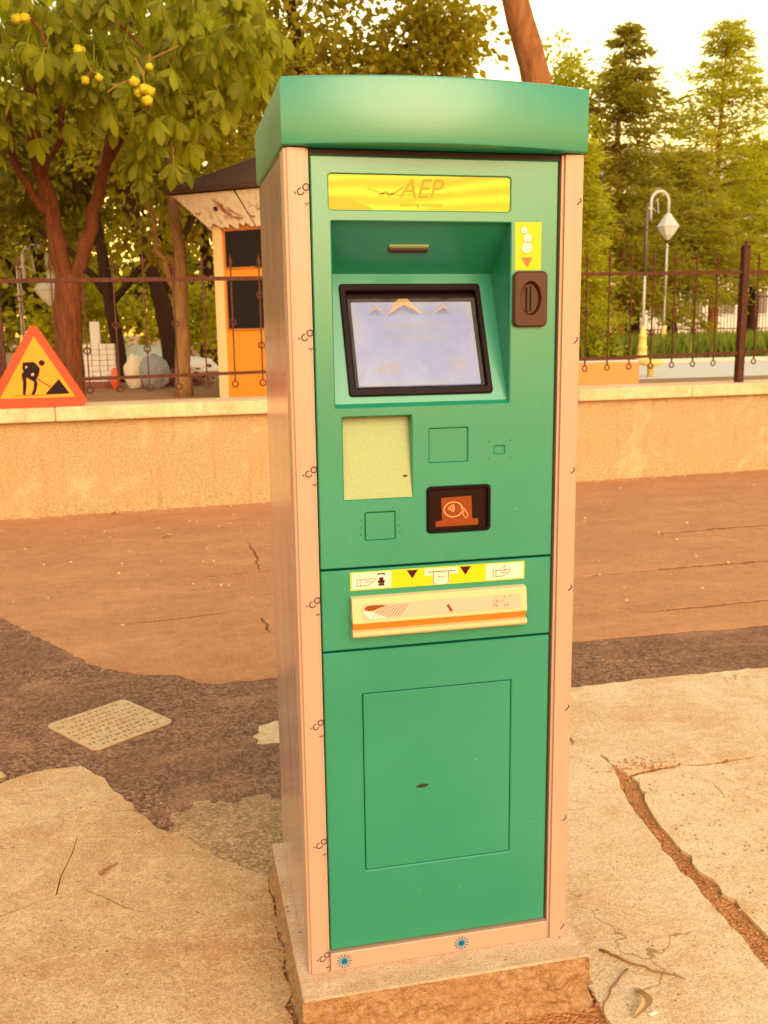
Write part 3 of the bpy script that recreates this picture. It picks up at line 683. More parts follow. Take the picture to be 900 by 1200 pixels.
# cap with bowed front
def cap():
    n = 28; W2 = .3035; z0, z1 = H + .0015, H + .122
    front = []
    for i in range(n + 1):
        x = -W2 + 2 * W2 * i / n; b = .004 + .048 * (1 - (x / W2) ** 2); front.append((x, -b))
    loop = front + [(W2, D + .003), (-W2, D + .003)]
    k = len(loop); V = []; F = []
    cx, cy = 0, D / 2
    def ring(z, ins):
        b = len(V)
        for x, y in loop: V.append((x - math.copysign(ins, x) if abs(x) > W2 - .001 else x, y + (ins if y < D / 2 else -ins), z))
        return b
    r = [ring(z0, .004), ring(z0 + .002, .0008), ring(z0 + .005, 0), ring(z1 - .006, 0), ring(z1 - .002, .0015), ring(z1, .006)]
    for a, b in zip(r, r[1:]):
        for i in range(k): F.append((a + i, a + (i + 1) % k, b + (i + 1) % k, b + i))
    F.append(tuple(r[0] + i for i in reversed(range(k)))); F.append(tuple(r[-1] + i for i in range(k)))
    o = fix(mesh_obj('cap', V, F, M_GREEN, K)); return shade_auto(o, 40)
cap()
MB().box(-.252, .012, H - .012, .252, .05, H - .0005).build('cap_shadow_strip', M_BLACK, K)  # black strip stands in for the thin shadow under the cap
# doors: upper, middle, lower
REC = (-.2125, 1.236, .149, 1.591, .002); TRY = (-.199, 1.050, -.0575, 1.2165, .002)
SQ = (-.021, 1.118, .0605, 1.188, .002); SQ2 = (.118, 1.131, .140, 1.147, .001); SQ3 = (-.157, .964, -.094, 1.022, .003)
SG = (-.216, 1.612, .147, 1.677, .006); CRD = (-.027, .972, .109, 1.068, .008)
PX0, PX1 = -.2505, .2470
yF = .006
up = panel('upper_door', (PX0, .9095, PX1, 1.7095, .002), [REC, TRY, SQ, SQ2, SQ3, SG, CRD], yF, .03, .0022, M_GREEN, K)
md = panel('middle_panel', (PX0, .7345, PX1, .9045, .002), [], yF + .001, .03, .0022, M_GREEN, K)
dp = (-.169, .228, .1615, .635, .003)
lo = panel('lower_door', (PX0, .0475, PX1, .7295, .002), [dp], yF + .0015, .03, .0022, M_GREEN, K)
panel('inset_panel', (dp[0] + .0016, dp[1] + .0016, dp[2] - .0016, dp[3] - .0016, .002), [], yF + .0022, .02, .0015, M_GREEN, K)
kh = decal('keyhole', [(-.0535 + .027 * (i / 8), .412 + .0035 * math.sin(math.pi * i / 8) + .002 * i / 8) for i in range(9)] + [(-.0265, .411), (-.040, .4075), (-.0535, .409)], yF + .002, M_BLACK, K, .0008)
panel('blank_plate', (SQ[0] + .0005, SQ[1] + .0005, SQ[2] - .0005, SQ[3] - .0005, .001), [], yF + .0035, .01, .0008, M_GREEN, up)
panel('blank_plate', (SQ2[0] + .0004, SQ2[1] + .0004, SQ2[2] - .0004, SQ2[3] - .0004, .001), [], yF + .0025, .01, .0006, M_GREEN, up)
panel('blank_plate', (SQ3[0] + .0012, SQ3[1] + .0012, SQ3[2] - .0012, SQ3[3] - .0012, .002), [], yF + .001, .01, .0008, M_GREEN, up)
M_RIVET = mat('dark_green_rivet', (0.016, 0.15, 0.075), 0.5)
def rivet(x, z, r=.0022):
    MB().lathe([(r, 0), (r * .8, .0008), (0.0003, .0012)], 8).build('rivet', M_RIVET, up, False, None).matrix_local = Matrix.Translation((x, yF, z)) @ Matrix.Rotation(rad(90), 4, 'X')
for x in (-.166, -.085):
    for z in (1.008, .993, .978): rivet(x, z)
for x in (.106, .153):
    for z in (1.158, 1.122): rivet(x, z)
# yellow name sign
MB().extr(rr(SG[0] + .0004, SG[1] + .0004, SG[2] - .0004, SG[3] - .0004, .005), (), yF + .0035, yF + .02).build('name_sign', M_SIGN, K)
ns = [o for o in K.children if o.name == 'name_sign'][0]
yS = yF + .0035
decal('swirl', [(-.2145, 1.6135), (-.128, 1.6135), (-.150, 1.6235), (-.176, 1.632), (-.2145, 1.637)], yS, M_SIGNOR, ns)
text_obj('logo_letters', 'AEP', .050, M_LOGO, ns, (-.036, 1.6515), 0, .28, yS - .0008)
decal('logo_swoosh', ribbon([(-.118, 1.640), (-.104, 1.646), (-.098, 1.640), (-.086, 1.645), (-.07, 1.655)], .0035), yS, M_LOGO, ns)
decal('logo_swoosh', ribbon([(-.140, 1.652), (-.112, 1.643), (-.07, 1.641), (-.02, 1.644), (.014, 1.642), (.030, 1.648)], .0018), yS, M_LOGO2, ns)
text_obj('logo_subtitle', 'ticketing solutions', .0115, M_LOGO, ns, (-.035, 1.6235), 0, .1, yS - .0008)
# screen recess: dark sloping soffit, tilted screen shelf, cheeks
jy, jz = .132, 1.500; zb, zt = REC[1], REC[3]
mb = MB(); x0, x1 = REC[0] + .0002, REC[2] - .0002; y0 = yF + .012
mb.add([(x0, y0, zt), (x1, y0, zt), (x1, jy, jz), (x0, jy, jz)], [(0, 1, 2, 3)]); mb.build('recess_soffit', M_GREEN, K, recalc=False)
for x in (x0, x1):
    mb = MB(); mb.add([(x, y0, zt), (x, jy, jz), (x, y0, zb)], [(0, 1, 2)]); mb.build('recess_cheek', M_GREEN, K, recalc=False)
th = math.atan2(jy - y0, jz - zb - .006)      # tilt of the shelf from vertical
sc = bpy.data.objects.new('touch_screen', None); sc.empty_display_size = .05; link(sc, K)
sc.matrix_local = Matrix.Translation((0, jy, jz)) @ Matrix.Rotation(-th, 4, 'X')
LS = math.hypot(jy - y0, jz - zb - .006)
MB().extr([(x0, -LS), (x1, -LS), (x1, 0), (x0, 0)], [rr(-.172, -.256, .112, -.036, .003)], 0, .004).build('screen_shelf', M_GREEN, sc)
mb = MB(); mb.add([(x0, y0, zb + .006), (x1, y0, zb + .006), (x1, yF + .002, zb + .0005), (x0, yF + .002, zb + .0005)], [(0, 1, 2, 3)]); mb.build('shelf_lip', M_GREEN, K, recalc=False)
# in this frame: x right, z up the slope (0 at the junction, negative down), -y out of the shelf
panel('bezel', (-.181, -.268, .1195, -.024, .007), [(-.168, -.252, .108, -.040, .004)], -.006, .012, .002, M_DARKPLASTIC, sc)
MB().add([(-.170, .010, -.256), (.110, .010, -.256), (.110, .010, -.036), (-.170, .010, -.036)], [(0, 1, 2, 3)]).build('screen_back', M_DARKPLASTIC, sc, recalc=False)
scr = MB().extr(rr(-.158, -.2445, .098, -.062, .002), (), .0035, .0095).build('screen', M_SCREEN, sc)
def film():
    from mathutils import noise as N
    nx, nz = 46, 34; V = []; F = []
    for j in range(nz + 1):
        for i in range(nx + 1):
            x = -.1655 + .270 * i / nx; z = -.2500 + .192 * j / nz
            d = .0035 + .0042 * N.fractal(Vector((x * 24, z * 15, 3.3)), .9, 2.0, 4)
            edge = max(0, z + .085) / .03
            d += .004 * edge * abs(math.sin(x * 75))
            V.append((x, .001 - d, z))
    for j in range(nz):
        for i in range(nx): F.append((j * (nx + 1) + i, j * (nx + 1) + i + 1, (j + 1) * (nx + 1) + i + 1, (j + 1) * (nx + 1) + i))
    return mesh_obj('protective_film', V, F, M_FILM, sc, True)
film()
def fold(pts, name='film_fold_glint'):
    mbf = MB(); 
    c = Vector((sum(p[0] for p in pts) / len(pts), -.011, sum(p[1] for p in pts) / len(pts)))
    v = [Vector((p[0], -.004, p[1])) for p in pts] + [c]
    mbf.add(v, [(i, (i + 1) % len(pts), len(pts)) for i in range(len(pts))]); return mbf.build(name, M_GOLD, sc, recalc=False)
fold([(-.085, -.094), (-.068, -.066), (-.058, -.058), (-.040, -.058), (-.012, -.092), (-.034, -.077), (-.062, -.077)])
fold([(-.124, -.090), (-.108, -.072), (-.092, -.090), (-.107, -.082)]); fold([(.015, -.090), (.036, -.070), (.050, -.088), (.034, -.082)])
# little brown slot under the soffit
sl_ = bpy.data.objects.new('camera_slot', None); sl_.empty_display_size = .03; link(sl_, K)
tt = .50; sl_.matrix_local = Matrix.Translation((-.045, y0 + (jy - y0) * tt, zt + (jz - zt) * tt)) @ Matrix.Rotation(math.atan2(jy - y0, zt - jz), 4, 'X')
MB().box(-.041, -.006, -.004, .041, .002, .005, .0015).build('slot_bar', M_BROWN, sl_)
MB().box(-.041, -.004, .0055, .041, .002, .013, .001).build('slot_lip', M_TRAY, sl_)
MB().box(-.039, -.0015, -.010, .039, .001, -.0045).build('slot_gap', M_BROWNDK, sl_)
# receipt tray
x0, x1, z0, z1 = TRY[0] + .0002, TRY[2] - .0002, TRY[1], TRY[3]
mb = MB(); mb.add([(x0, .036, z1), (x1, .036, z1), (x1, yF + .001, z0 + .0005), (x0, yF + .001, z0 + .0005)], [(0, 1, 2, 3)])
tr = mb.build('receipt_tray', M_TRAY, K, recalc=False)
mb = MB()
for x in (x0, x1): mb.add([(x, yF + .002, z1), (x, .037, z1), (x, yF + .002, z0)], [(0, 1, 2)])
mb.add([(x0, yF + .002, z1), (x1, yF + .002, z1), (x1, .037, z1), (x0, .037, z1)], [(0, 1, 2, 3)]); mb.build('tray_lining', M_GREEN, tr, recalc=False)
MB().box(-.0745, .0115, 1.092, -.0665, .0145, 1.095).build('tray_chip', M_BROWN, tr)
# card reader
cr_ = panel('card_reader', CRD, [(-.021, .978, .103, 1.062, .004)], yF - .004, .010, .002, M_DARKPLASTIC, K)
MB().extr(rr(-.021, .978, .103, 1.062, .004), (), yF + .004, yF + .0055).build('reader_window', M_BEZEL2, cr_)
yW = yF + .004
MB().extr([(-.008, .984), (.084, .984), (.084, .997), (.071, .998), (.069, 1.046), (.004, 1.044), (.006, .997), (-.008, .995)], (), yW - .002, yW).build('contactless_plate', M_ORANGE, cr_)
yW -= .002
decal('contactless_ring', [(p[0], p[1]) for p in ribbon(ell(.030, 1.019, .020, .0155, 24) + [(.050, 1.019)], .0020)], yW, M_ORLIGHT, cr_)
for k, rr_ in enumerate((.006, .010, .014, .018)):
    decal('contactless_wave', ribbon([(.014 + rr_ * math.cos(a), 1.022 + .8 * rr_ * math.sin(a)) for a in np.linspace(-.6, .6, 8)], .0018), yW, M_ORLIGHT, cr_)
decal('hand_outline', ribbon([(.046, 1.024), (.052, 1.014), (.050, 1.008), (.058, .999), (.062, 1.006), (.056, 1.016), (.050, 1.023)], .0016), yW, M_ORLIGHT, cr_)
# coin sticker and coin slot
st = MB().extr(rr(.1575, 1.500, .2125, 1.5925, .001), (), yF - .0008, yF).build('coin_sticker', M_YEL, K)
yT = yF - .0008
for cx, cz, r in ((.176, 1.577, .0068), (.1835, 1.562, .0092), (.182, 1.5435, .0113)):
    decal('coin_outline', ell(cx, cz, r + .0010, r + .0010, 20), yT, M_LOGO, st, .0003); decal('coin_print', ell(cx, cz, r, r, 20), yT - .0003, M_WHITEP, st)
decal('arrow_print', [(.1705, 1.5245), (.1945, 1.5245), (.1830, 1.5045)], yT, M_ORRED, st)
yC = yF - .011; cx, cz = .1885, 1.4445
ov = ell(cx, cz, .0225, .034, 32)
mb = MB(); o1 = rr(.156, 1.391, .2215, 1.4945, .008); o2 = rr(.153, 1.388, .2245, 1.4975, .011)
tris = tessellate_polygon([[Vector((p[0], p[1], 0)) for p in L] for L in (o1, ov)]); fl = o1 + ov
mb.v += [Vector((p[0], yC, p[1])) for p in fl]; mb.f += [tuple(t) for t in tris]
k = len(mb.v); mb.v += [Vector((p[0], yC + .003, p[1])) for p in o2] + [Vector((p[0], yF + .001, p[1])) for p in o2]; n = len(o1)
for i in range(n):
    j = (i + 1) % n; mb.f += [(i, j, k + j, k + i), (k + i, k + j, k + n + j, k + n + i)]
k = len(mb.v); o3 = ell(cx, cz - .001, .0185, .029, 32); m_ = len(ov); mb.v += [Vector((p[0], yC + .008, p[1])) for p in o3] + [Vector((cx, yC + .0085, cz))]
for i in range(m_):
    j = (i + 1) % m_; mb.f += [(n + i, n + j, k + j, k + i), (k + i, k + j, k + m_)]
cs = shade_auto(mb.build('coin_slot', M_BROWN, K), 40)
MB().box(cx - .0075, yC + .002, cz - .026, cx - .0022, yC + .010, cz + .022, .001).build('slot_jaw', M_BROWN, cs)
MB().box(cx + .0008, yC + .002, cz - .024, cx + .0065, yC + .010, cz + .024, .001).build('slot_jaw', M_BROWN, cs)
MB().box(cx - .0022, yC + .0065, cz - .025, cx + .0008, yC + .0075, cz + .023).build('slot_opening', M_BLACK, cs)
# pictogram strip
yM = yF + .001
stp = MB().extr(rr(-.190, .861, .187, .8995, .001), (), yM - .0008, yM).build('pictogram_strip', M_YEL, K)
yP = yM - .0008
WP = lambda L, nm='white_field': decal(nm, L, yP, M_WHITEP, stp, .0004)
WP(rr(-.187, .8635, -.104, .8975)); WP(rr(.101, .8635, .184, .8975)); WP(rr(-.033, .8825, .040, .8965)); WP(rr(-.0155, .8625, .0205, .8823, .002))
yQ = yP - .0004
for x in (-.059, .056): decal('arrow_print', [(x - .012, .8965), (x + .012, .8965), (x, .8785)], yP, M_MAROON, stp)
def pr(name, pts, w=.0011, m=None): return decal(name, ribbon(pts, w), yQ, m or M_LINE, stp)
pr('ticket_outline', [(-.026, .8895), (.034, .8895)], .0016); pr('ticket_outline', [(-.014, .889), (-.014, .866), (-.009, .863)]); pr('ticket_outline', [(.019, .889), (.019, .866), (.014, .863)]); pr('ticket_print', [(-.004, .880), (.002, .8765), (.008, .879), (.010, .875)])
def hand(ox, oz):
    pr('cuff_outline', [(ox, oz), (ox, oz + .015), (ox + .006, oz + .016), (ox + .0065, oz - .001), (ox, oz)])
    pr('hand_outline', [(ox + .0065, oz + .0135), (ox + .014, oz + .015), (ox + .022, oz + .0125), (ox + .028, oz + .0145), (ox + .0375, oz + .0155), (ox + .039, oz + .013), (ox + .031, oz + .006), (ox + .022, oz + .001), (ox + .0065, oz + .0012)])
    pr('finger_outline', [(ox + .017, oz + .0085), (ox + .024, oz + .0075), (ox + .030, oz + .0110)])
hand(-.176, .8695); hand(.117, .8690)
for p in ([(.139, .886), (.1385, .8915)], [(.143, .888), (.1425, .895)], [(.1415, .884), (.146, .8845)]): pr('coin_print', p, .0013, M_ORRED)
bt = lambda L: decal('phone_print', L, yQ, M_MAROON, stp)
bt([(-.1325, .8945), (-.1175, .8945), (-.1175, .890), (-.121, .892), (-.129, .892), (-.1325, .890)]); bt(rr(-.132, .8735, -.118, .8795, .001)); bt(rr(-.130, .8795, -.120, .8855, .003)); bt(rr(-.1315, .868, -.1185, .8705)); bt(rr(-.1305, .8708, -.1195, .8730))
# dispensing slot: cream hood, clear flap, orange channel, lower lip
ds = bpy.data.objects.new('dispensing_tray', None); ds.empty_display_size = .05; link(ds, K)
X0, X1 = -.190, .1865
def wedge(name, prof, material, x0=X0, x1=X1):
    mb = MB(); k = len(prof); mb.v = [Vector((x, p[0], p[1])) for x in (x0, x1) for p in prof]
    mb.f = [tuple(range(k)), tuple(range(2 * k - 1, k - 1, -1))] + [(i, (i + 1) % k, k + (i + 1) % k, k + i) for i in range(k)]
    return mb.build(name, material, ds)
hood = wedge('hood', [(yM, .8485), (yM - .012, .8465), (yM - .015, .8430), (yM - .016, .8365), (yM - .0215, .7985), (yM - .0215, .7955), (yM, .7955)], M_CREAM)
flap_t = math.atan2(.0055, .038)
fl_ = bpy.data.objects.new('flap', None); fl_.empty_display_size = .02; link(fl_, ds)
fl_.matrix_local = Matrix.Translation((0, yM - .0164, .8355)) @ Matrix.Rotation(-math.atan2(-.0055, -.038) - math.pi, 4, 'X')
fl_.rotation_euler = (rad(-8.2), 0, 0)
MB().extr(rr(-.170, -.0325, .172, -.002, .006), (), -.0012, .0).build('flap_plate', M_FLAP, fl_)
for i in range(10):
    x = -.148 + i * .0062; MB().extr(ribbon([(x, -.029), (x + .020, -.0045)], .0009), (), -.0018, -.0012).build('hatch_line', M_LINE, fl_)
MB().extr([(-.166, -.010), (-.160, -.0045), (-.146, -.0030), (-.118, -.0050), (-.132, -.0090), (-.146, -.0145), (-.158, -.0150)], (), -.0018, -.0012).build('orange_mark', M_ORANGE, fl_)
MB().extr([(-.168, -.016), (-.152, -.017), (-.118, -.0315), (-.155, -.0318)], (), -.0016, -.0012).build('white_patch', M_WHITEP, fl_)
MB().extr([(.009, -.015), (.014, -.013), (.023, -.028), (.017, -.029)], (), -.0018, -.0012).build('orange_mark', M_ORANGE, fl_)
for k in range(16):
    x = random.uniform(.105, .150); z = random.uniform(-.030, -.006)
    MB().extr([(x, z), (x + .003, z + .001), (x + .0015, z + .004)], (), -.0016, -.0012).build('scuff_mark', M_LINE, fl_)
wedge('orange_channel', [(yM, .7953), (yM - .0195, .7953), (yM - .0120, .7795), (yM, .7780)], M_CHAN, X0 + .001, X1 - .001)
wedge('lower_lip', [(yM, .7790), (yM - .0120, .7797), (yM - .0225, .7780), (yM - .0230, .7700), (yM - .0190, .7655), (yM, .7650)], M_CREAM)
# print on the protective film
for z in (1.642, 1.373, 1.107, .839, .575, .305, .035):
    text_obj('film_print', "'CO", .0190, M_INK, K, (-.2660, z + .003), rad(38), 0, -.0008, 'CENTER', -.2540, .0002)
    decal('film_print', ribbon([(-.2635, z - .020), (-.2600, z - .0225), (-.2550, z - .0195)], .0018), 0, M_INK, K, .0006)
for z in (1.630, 1.357, 1.087, .832, .559, .294, .023):
    text_obj('film_print', 'T', .020, M_INK, K, (.2895, z), rad(-48), 0, -.0008, 'CENTER', .2940, .0002)
for x in (-.222, .047):
    z = .0215
    sb = decal('sun_emblem', ell(x, z, .0095, .0095, 20), .0005, M_BLUELT, K, .0006)
    decal('emblem_centre', ell(x, z, .0060, .0060, 16), -.0001, M_BLUEPR, sb, .0004)
    for a in range(13):
        q = a / 13 * 2 * math.pi; c_, s_ = math.cos(q), math.sin(q)
        decal('emblem_ray', ribbon([(x + c_ * .0105, z + s_ * .0105), (x + c_ * .0172, z + s_ * .0172)], .0019), .0005, M_BLUEPR, sb, .0005)

# ------------------------------------------------------------------ trees
def leaf_template(kind):
    if kind == 'broad':     # folded diamond
        v = np.array([(0, 0, 0), (.32, .45, -.05), (0, .5, .06), (-.32, .45, -.05), (0, 1, -.08)], float); f = [(0, 1, 2), (0, 2, 3), (1, 4, 2), (2, 4, 3)]
    elif kind == 'needle':  # slender twig of needles
        v = np.array([(-.10, 0, 0), (.10, 0, .02), (.13, .55, -.03), (0, 1, -.12), (-.13, .5, -.05)], float); f = [(0, 1, 2), (0, 2, 4), (4, 2, 3)]
    else:                   # grass blade
        v = np.array([(-.05, 0, 0), (.05, 0, 0), (.03, .6, .08), (0, 1, .25), (-.03, .6, .08)], float); f = [(0, 1, 2), (0, 2, 4), (4, 2, 3)]
    return v, np.array(f)
def mesh_np(name, V, F, tone=None, smooth=False):
    me = bpy.data.meshes.new(name); me.vertices.add(len(V)); me.vertices.foreach_set('co', V.astype(np.float32).ravel())
    n = len(F); k = F.shape[1]
    me.loops.add(n * k); me.loops.foreach_set('vertex_index', F.astype(np.int32).ravel())
    me.polygons.add(n); me.polygons.foreach_set('loop_start', np.arange(0, n * k, k, dtype=np.int32))
    if tone is not None:
        a = me.attributes.new('tone', 'FLOAT', 'POINT'); a.data.foreach_set('value', tone.astype(np.float32))
    me.update(calc_edges=True); me.validate(); return me
def leaf_mass(name, P, dirs, size, kind, material, parent, tone0=0.3, tvar=0.22, clump_tone=None):
    """P: N x 3 leaf bases, dirs: N x 3 growing directions"""
    tv, tf = leaf_template(kind); N = len(P)
    d = dirs / (np.linalg.norm(dirs, axis=1, keepdims=True) + 1e-9)
    r = rng.normal(size=(N, 3)); x = np.cross(d, r); x /= np.linalg.norm(x, axis=1, keepdims=True) + 1e-9; z = np.cross(x, d)
    sz = size * rng.uniform(.65, 1.3, N)
    V = P[:, None, :] + sz[:, None, None] * (tv[None, :, 0:1] * x[:, None, :] + tv[None, :, 1:2] * d[:, None, :] + tv[None, :, 2:3] * z[:, None, :])
    F = (tf[None] + (np.arange(N) * len(tv))[:, None, None]).reshape(-1, 3)
    t = np.clip(tone0 + rng.normal(0, tvar, N) + (0 if clump_tone is None else clump_tone), 0, 1)
    me = mesh_np(name, V.reshape(-1, 3), F, np.repeat(t, len(tv))); me.materials.append(material)
    o = bpy.data.objects.new(name, me); link(o, parent); o['kind'] = 'stuff'; return o
def clumps(centre, radii, K, n, cr, shell=0.5, zmin=None, flat=0.75):
    """leaf clumps through an ellipsoid; returns positions, outward directions, per-leaf clump tone"""
    P = []; Dd = []; T = []
    c = np.array(centre); R = np.array(radii)
    k = 0
    while k < K:
        u = rng.normal(size=3); u /= np.linalg.norm(u); q = u * (shell + (1 - shell) * rng.random()) ** .8 * R
        if zmin is not None and c[2] + q[2] < zmin: continue
        k += 1
        m = int(n * rng.uniform(.5, 1.5)); s = cr * rng.uniform(.6, 1.4)
        off = rng.normal(size=(m, 3)) * s * np.array([1, 1, flat]) * .55
        P.append(c + q + off); Dd.append(off + u * s * .6 + rng.normal(size=(m, 3)) * s * .7 - np.array([0, 0, s * .45])); T.append(np.full(m, rng.normal(0, .16)))
    return np.concatenate(P), np.concatenate(Dd), np.concatenate(T)
def wobble_path(pts, k=3, amp=0.03):
    out = []
    for a, b in zip(pts, pts[1:]):
        a, b = Vector(a), Vector(b)
        for i in range(k): out.append(a.lerp(b, i / k) + Vector((random.gauss(0, amp), random.gauss(0, amp), 0)) * (1 if i else .3))
    out.append(Vector(pts[-1])); return out
def limb(name, pts, r0, r1, material, parent, n=10, amp=.02, flare=1.0):
    if name == 'trunk' and amp == .02: amp = .008
    p = wobble_path(pts, 4, amp); m = len(p)
    r = [r0 + (r1 - r0) * i / (m - 1) for i in range(m)]; r[0] *= flare; 
    if m > 2: r[1] *= 1 + (flare - 1) * .3
    return MB().tube(p, r, n, wob=.07).build(name, material, parent, True)
PG = 0.72
# --- the near horse chestnut: leaves large enough to pick apart
ch = empty('chestnut_tree', (-1.60, 9.2, PG), 'horse chestnut with red brown forked trunk and yellow green fruits, behind the roadworks sign', 'tree')
def cl_(p): return tuple(Vector(p) - Vector((-1.60, 9.2, PG)))
tk = limb('trunk', [cl_(p) for p in [(-1.60, 9.2, .70), (-1.60, 9.2, 1.35), (-1.53, 9.2, 2.15)]], .145, .14, M_BARK1, ch, 14, .006, 1.12)
def chl(pts, r0, r1, amp=.02): return limb('limb', [cl_(p) for p in pts], r0, r1, M_BARK1, tk, 9, amp)
chl([(-1.56, 9.2, 2.02), (-1.66, 9.18, 2.6), (-1.74, 9.12, 3.2), (-1.80, 8.9, 4.2), (-1.95, 8.6, 5.4)], .105, .045)
chl([(-1.50, 9.2, 2.00), (-1.27, 9.18, 2.62), (-1.07, 9.12, 3.3), (-.85, 8.95, 4.2), (-.55, 8.7, 5.2)], .085, .03)
chl([(-1.70, 9.15, 2.75), (-1.95, 9.1, 3.15), (-2.05, 9.0, 3.9), (-2.3, 8.8, 4.8)], .05, .02)
chl([(-1.73, 9.12, 3.1), (-1.50, 9.1, 3.6), (-1.35, 9, 4.3), (-1.1, 8.7, 5.1)], .045, .018)
chl([(-1.1, 9.12, 3.2), (-.75, 9.0, 3.75), (-.3, 8.8, 4.2), (.2, 8.5, 4.5)], .035, .014)
chl([(-1.8, 9, 4.0), (-1.4, 8.5, 4.5), (-.9, 7.9, 4.4), (-.6, 7.5, 4.0)], .03, .010)
chl([(-1.9, 8.7, 4.9), (-1.8, 8.0, 4.9), (-1.6, 7.4, 4.4), (-1.4, 7.2, 3.9)], .03, .010)
def leaflet(L, W_, droop):
    prof = [(0, .02), (.22, .30), (.45, .72), (.66, 1.0), (.84, .70), (1.0, .02)]; V = []; F = []
    for t, w in prof:
        y = L * t; z = -droop * L * t * t
        V += [(-W_ * w, y, z - .14 * W_ * w), (0, y, z + .10 * W_ * w), (W_ * w, y, z - .14 * W_ * w)]
    for i in range(len(prof) - 1):
        a = 3 * i; F += [(a, a + 1, a + 4, a + 3), (a + 1, a + 2, a + 5, a + 4)]
    return V, F
def compound(seed):
    r = random.Random(seed); V = []; F = []; T = []
    n = r.choice((5, 5, 6, 7))
    for i in range(n):
        a = (i - (n - 1) / 2) * rad(r.uniform(40, 48)); L = .205 * (1 - .30 * abs(i - (n - 1) / 2) / ((n - 1) / 2)) * r.uniform(.9, 1.1)
        v, f = leaflet(L, L * .20, r.uniform(.15, .45)); k = len(V)
        Rm = Matrix.Rotation(-a, 4, 'Z') @ Matrix.Rotation(rad(-r.uniform(15, 40)), 4, 'X')
        V += [tuple(Rm @ Vector(p)) for p in v]; F += [tuple(q + k for q in x) for x in f]; T += [.15 + r.uniform(0, .35)] * len(v)
    k = len(V); V += [(-.0035, 0, 0), (.0035, 0, 0), (.0028, -.13, .05), (-.0028, -.13, .05)]; F.append((k, k + 1, k + 2, k + 3)); T += [.9] * 4
    return V, F, T
variants = []
for sd_ in range(6):
    V, F, T = compound(sd_); me = bpy.data.meshes.new('leaf'); me.from_pydata(V, [], F); me.materials.append(M_LEAF1)
    me.attributes.new('tone', 'FLOAT', 'POINT').data.foreach_set('value', T); me.polygons.foreach_set('use_smooth', [True] * len(F)); variants.append((me, np.array(V), F, np.array(T)))
spots = []
def spray(c, R, n, k=3):
    c = Vector(c)
    for i in range(n):
        u = Vector((random.gauss(0, 1), random.gauss(0, 1), random.gauss(0, 1))).normalized() * (random.random() ** .5)
        q = c + Vector((u.x * R[0], u.y * R[1], u.z * R[2]))
        for j in range(random.randint(1, k)):
            spots.append((q + Vector((random.gauss(0, .08), random.gauss(0, .08), random.gauss(0, .06))), math.atan2(u.y - .5 + random.gauss(0, .5), u.x + random.gauss(0, .6)), random.uniform(-.15, -1.05), random.uniform(.8, 1.2)))
spray((-1.35, 7.9, 4.45), (1.5, .9, .75), 105)
spray((-2.3, 8.2, 3.75), (.55, .9, .80), 60)
spray((-1.05, 7.7, 3.75), (.75, .6, .50), 52)
spray((-.30, 8.2, 3.80), (.55, .7, .45), 42)
spray((.15, 8.3, 4.35), (.75, .9, .60), 80)
spray((-.9, 9.6, 5.0), (2.2, 1.2, .9), 120)
spray((-.55, 8.0, 3.15), (.28, .4, .20), 9)
campos = Vector((-.527, -1.857, 1.505))
# leaf positions right in front of both fork limbs stay open below the crown
spots = [s_ for s_ in spots if not (s_[0].z < 3.15 and -1.95 < s_[0].x < -.95)]
spots.sort(key=lambda s_: (s_[0] - campos).length)
rest_V = []; rest_F = []; rest_T = []; kk = 0
for i, (p, yaw, pitch, sc_) in enumerate(spots):
    me, V, F, T = variants[i % 6]
    mtx = Matrix.Translation(Vector(p) - Vector((-1.60, 9.2, PG))) @ Matrix.Rotation(yaw - math.pi / 2, 4, 'Z') @ Matrix.Rotation(pitch, 4, 'X') @ Matrix.Rotation(random.uniform(-.5, .5), 4, 'Y') @ Matrix.Scale(sc_, 4)
    if i < 290:
        o = bpy.data.objects.new('leaf', me); link(o, ch); o.matrix_local = mtx
    else:
        A = np.array(mtx); VV = V @ A[:3, :3].T + A[:3, 3]; rest_V.append(VV); rest_F += [tuple(q + kk for q in f) for f in F]; rest_T.append(np.clip(T + random.uniform(0, .35), 0, 1)); kk += len(V)
me = bpy.data.meshes.new('crown'); me.from_pydata(np.concatenate(rest_V).tolist(), [], rest_F); me.materials.append(M_LEAF1)
me.attributes.new('tone', 'FLOAT', 'POINT').data.foreach_set('value', np.concatenate(rest_T)); me.polygons.foreach_set('use_smooth', [True] * len(rest_F))
o = bpy.data.objects.new('crown', me); link(o, ch); o['kind'] = 'stuff'
# fruits
bm = bmesh.new(); bmesh.ops.create_icosphere(bm, subdivisions=3, radius=.042)
for i, v in enumerate(bm.verts): v.co *= 1.22 if i % 4 == 0 else .92
hm = bpy.data.meshes.new('fruit'); bm.to_mesh(hm); bm.free(); hm.materials.append(M_HUSK); hm.polygons.foreach_set('use_smooth', [True] * len(hm.polygons))
FR = [(-.655, 7.15, 3.55, 1.1), (-.60, 7.17, 3.50, 1.15), (-.57, 7.1, 3.55, 1.1), (-.61, 7.08, 3.56, 1.0), (-.69, 7.1, 3.62, 1.0), (-.59, 7.05, 3.46, 1.0),
      (-1.10, 7.2, 3.64, .85), (-.985, 7.2, 3.665, .8), (-.56, 7.25, 3.78, .8), (-1.14, 7.3, 3.90, 1.15), (-1.62, 7.2, 4.10, 1.0), (-1.55, 7.2, 4.11, 1.0)]
for x, y, z, s_ in FR:
    o = bpy.data.objects.new('fruit', hm); link(o, ch); o.location = cl_((x, y, z)); o.scale = (s_,) * 3; o.rotation_euler = (random.random() * 3, random.random() * 3, 0)
mbt = MB()
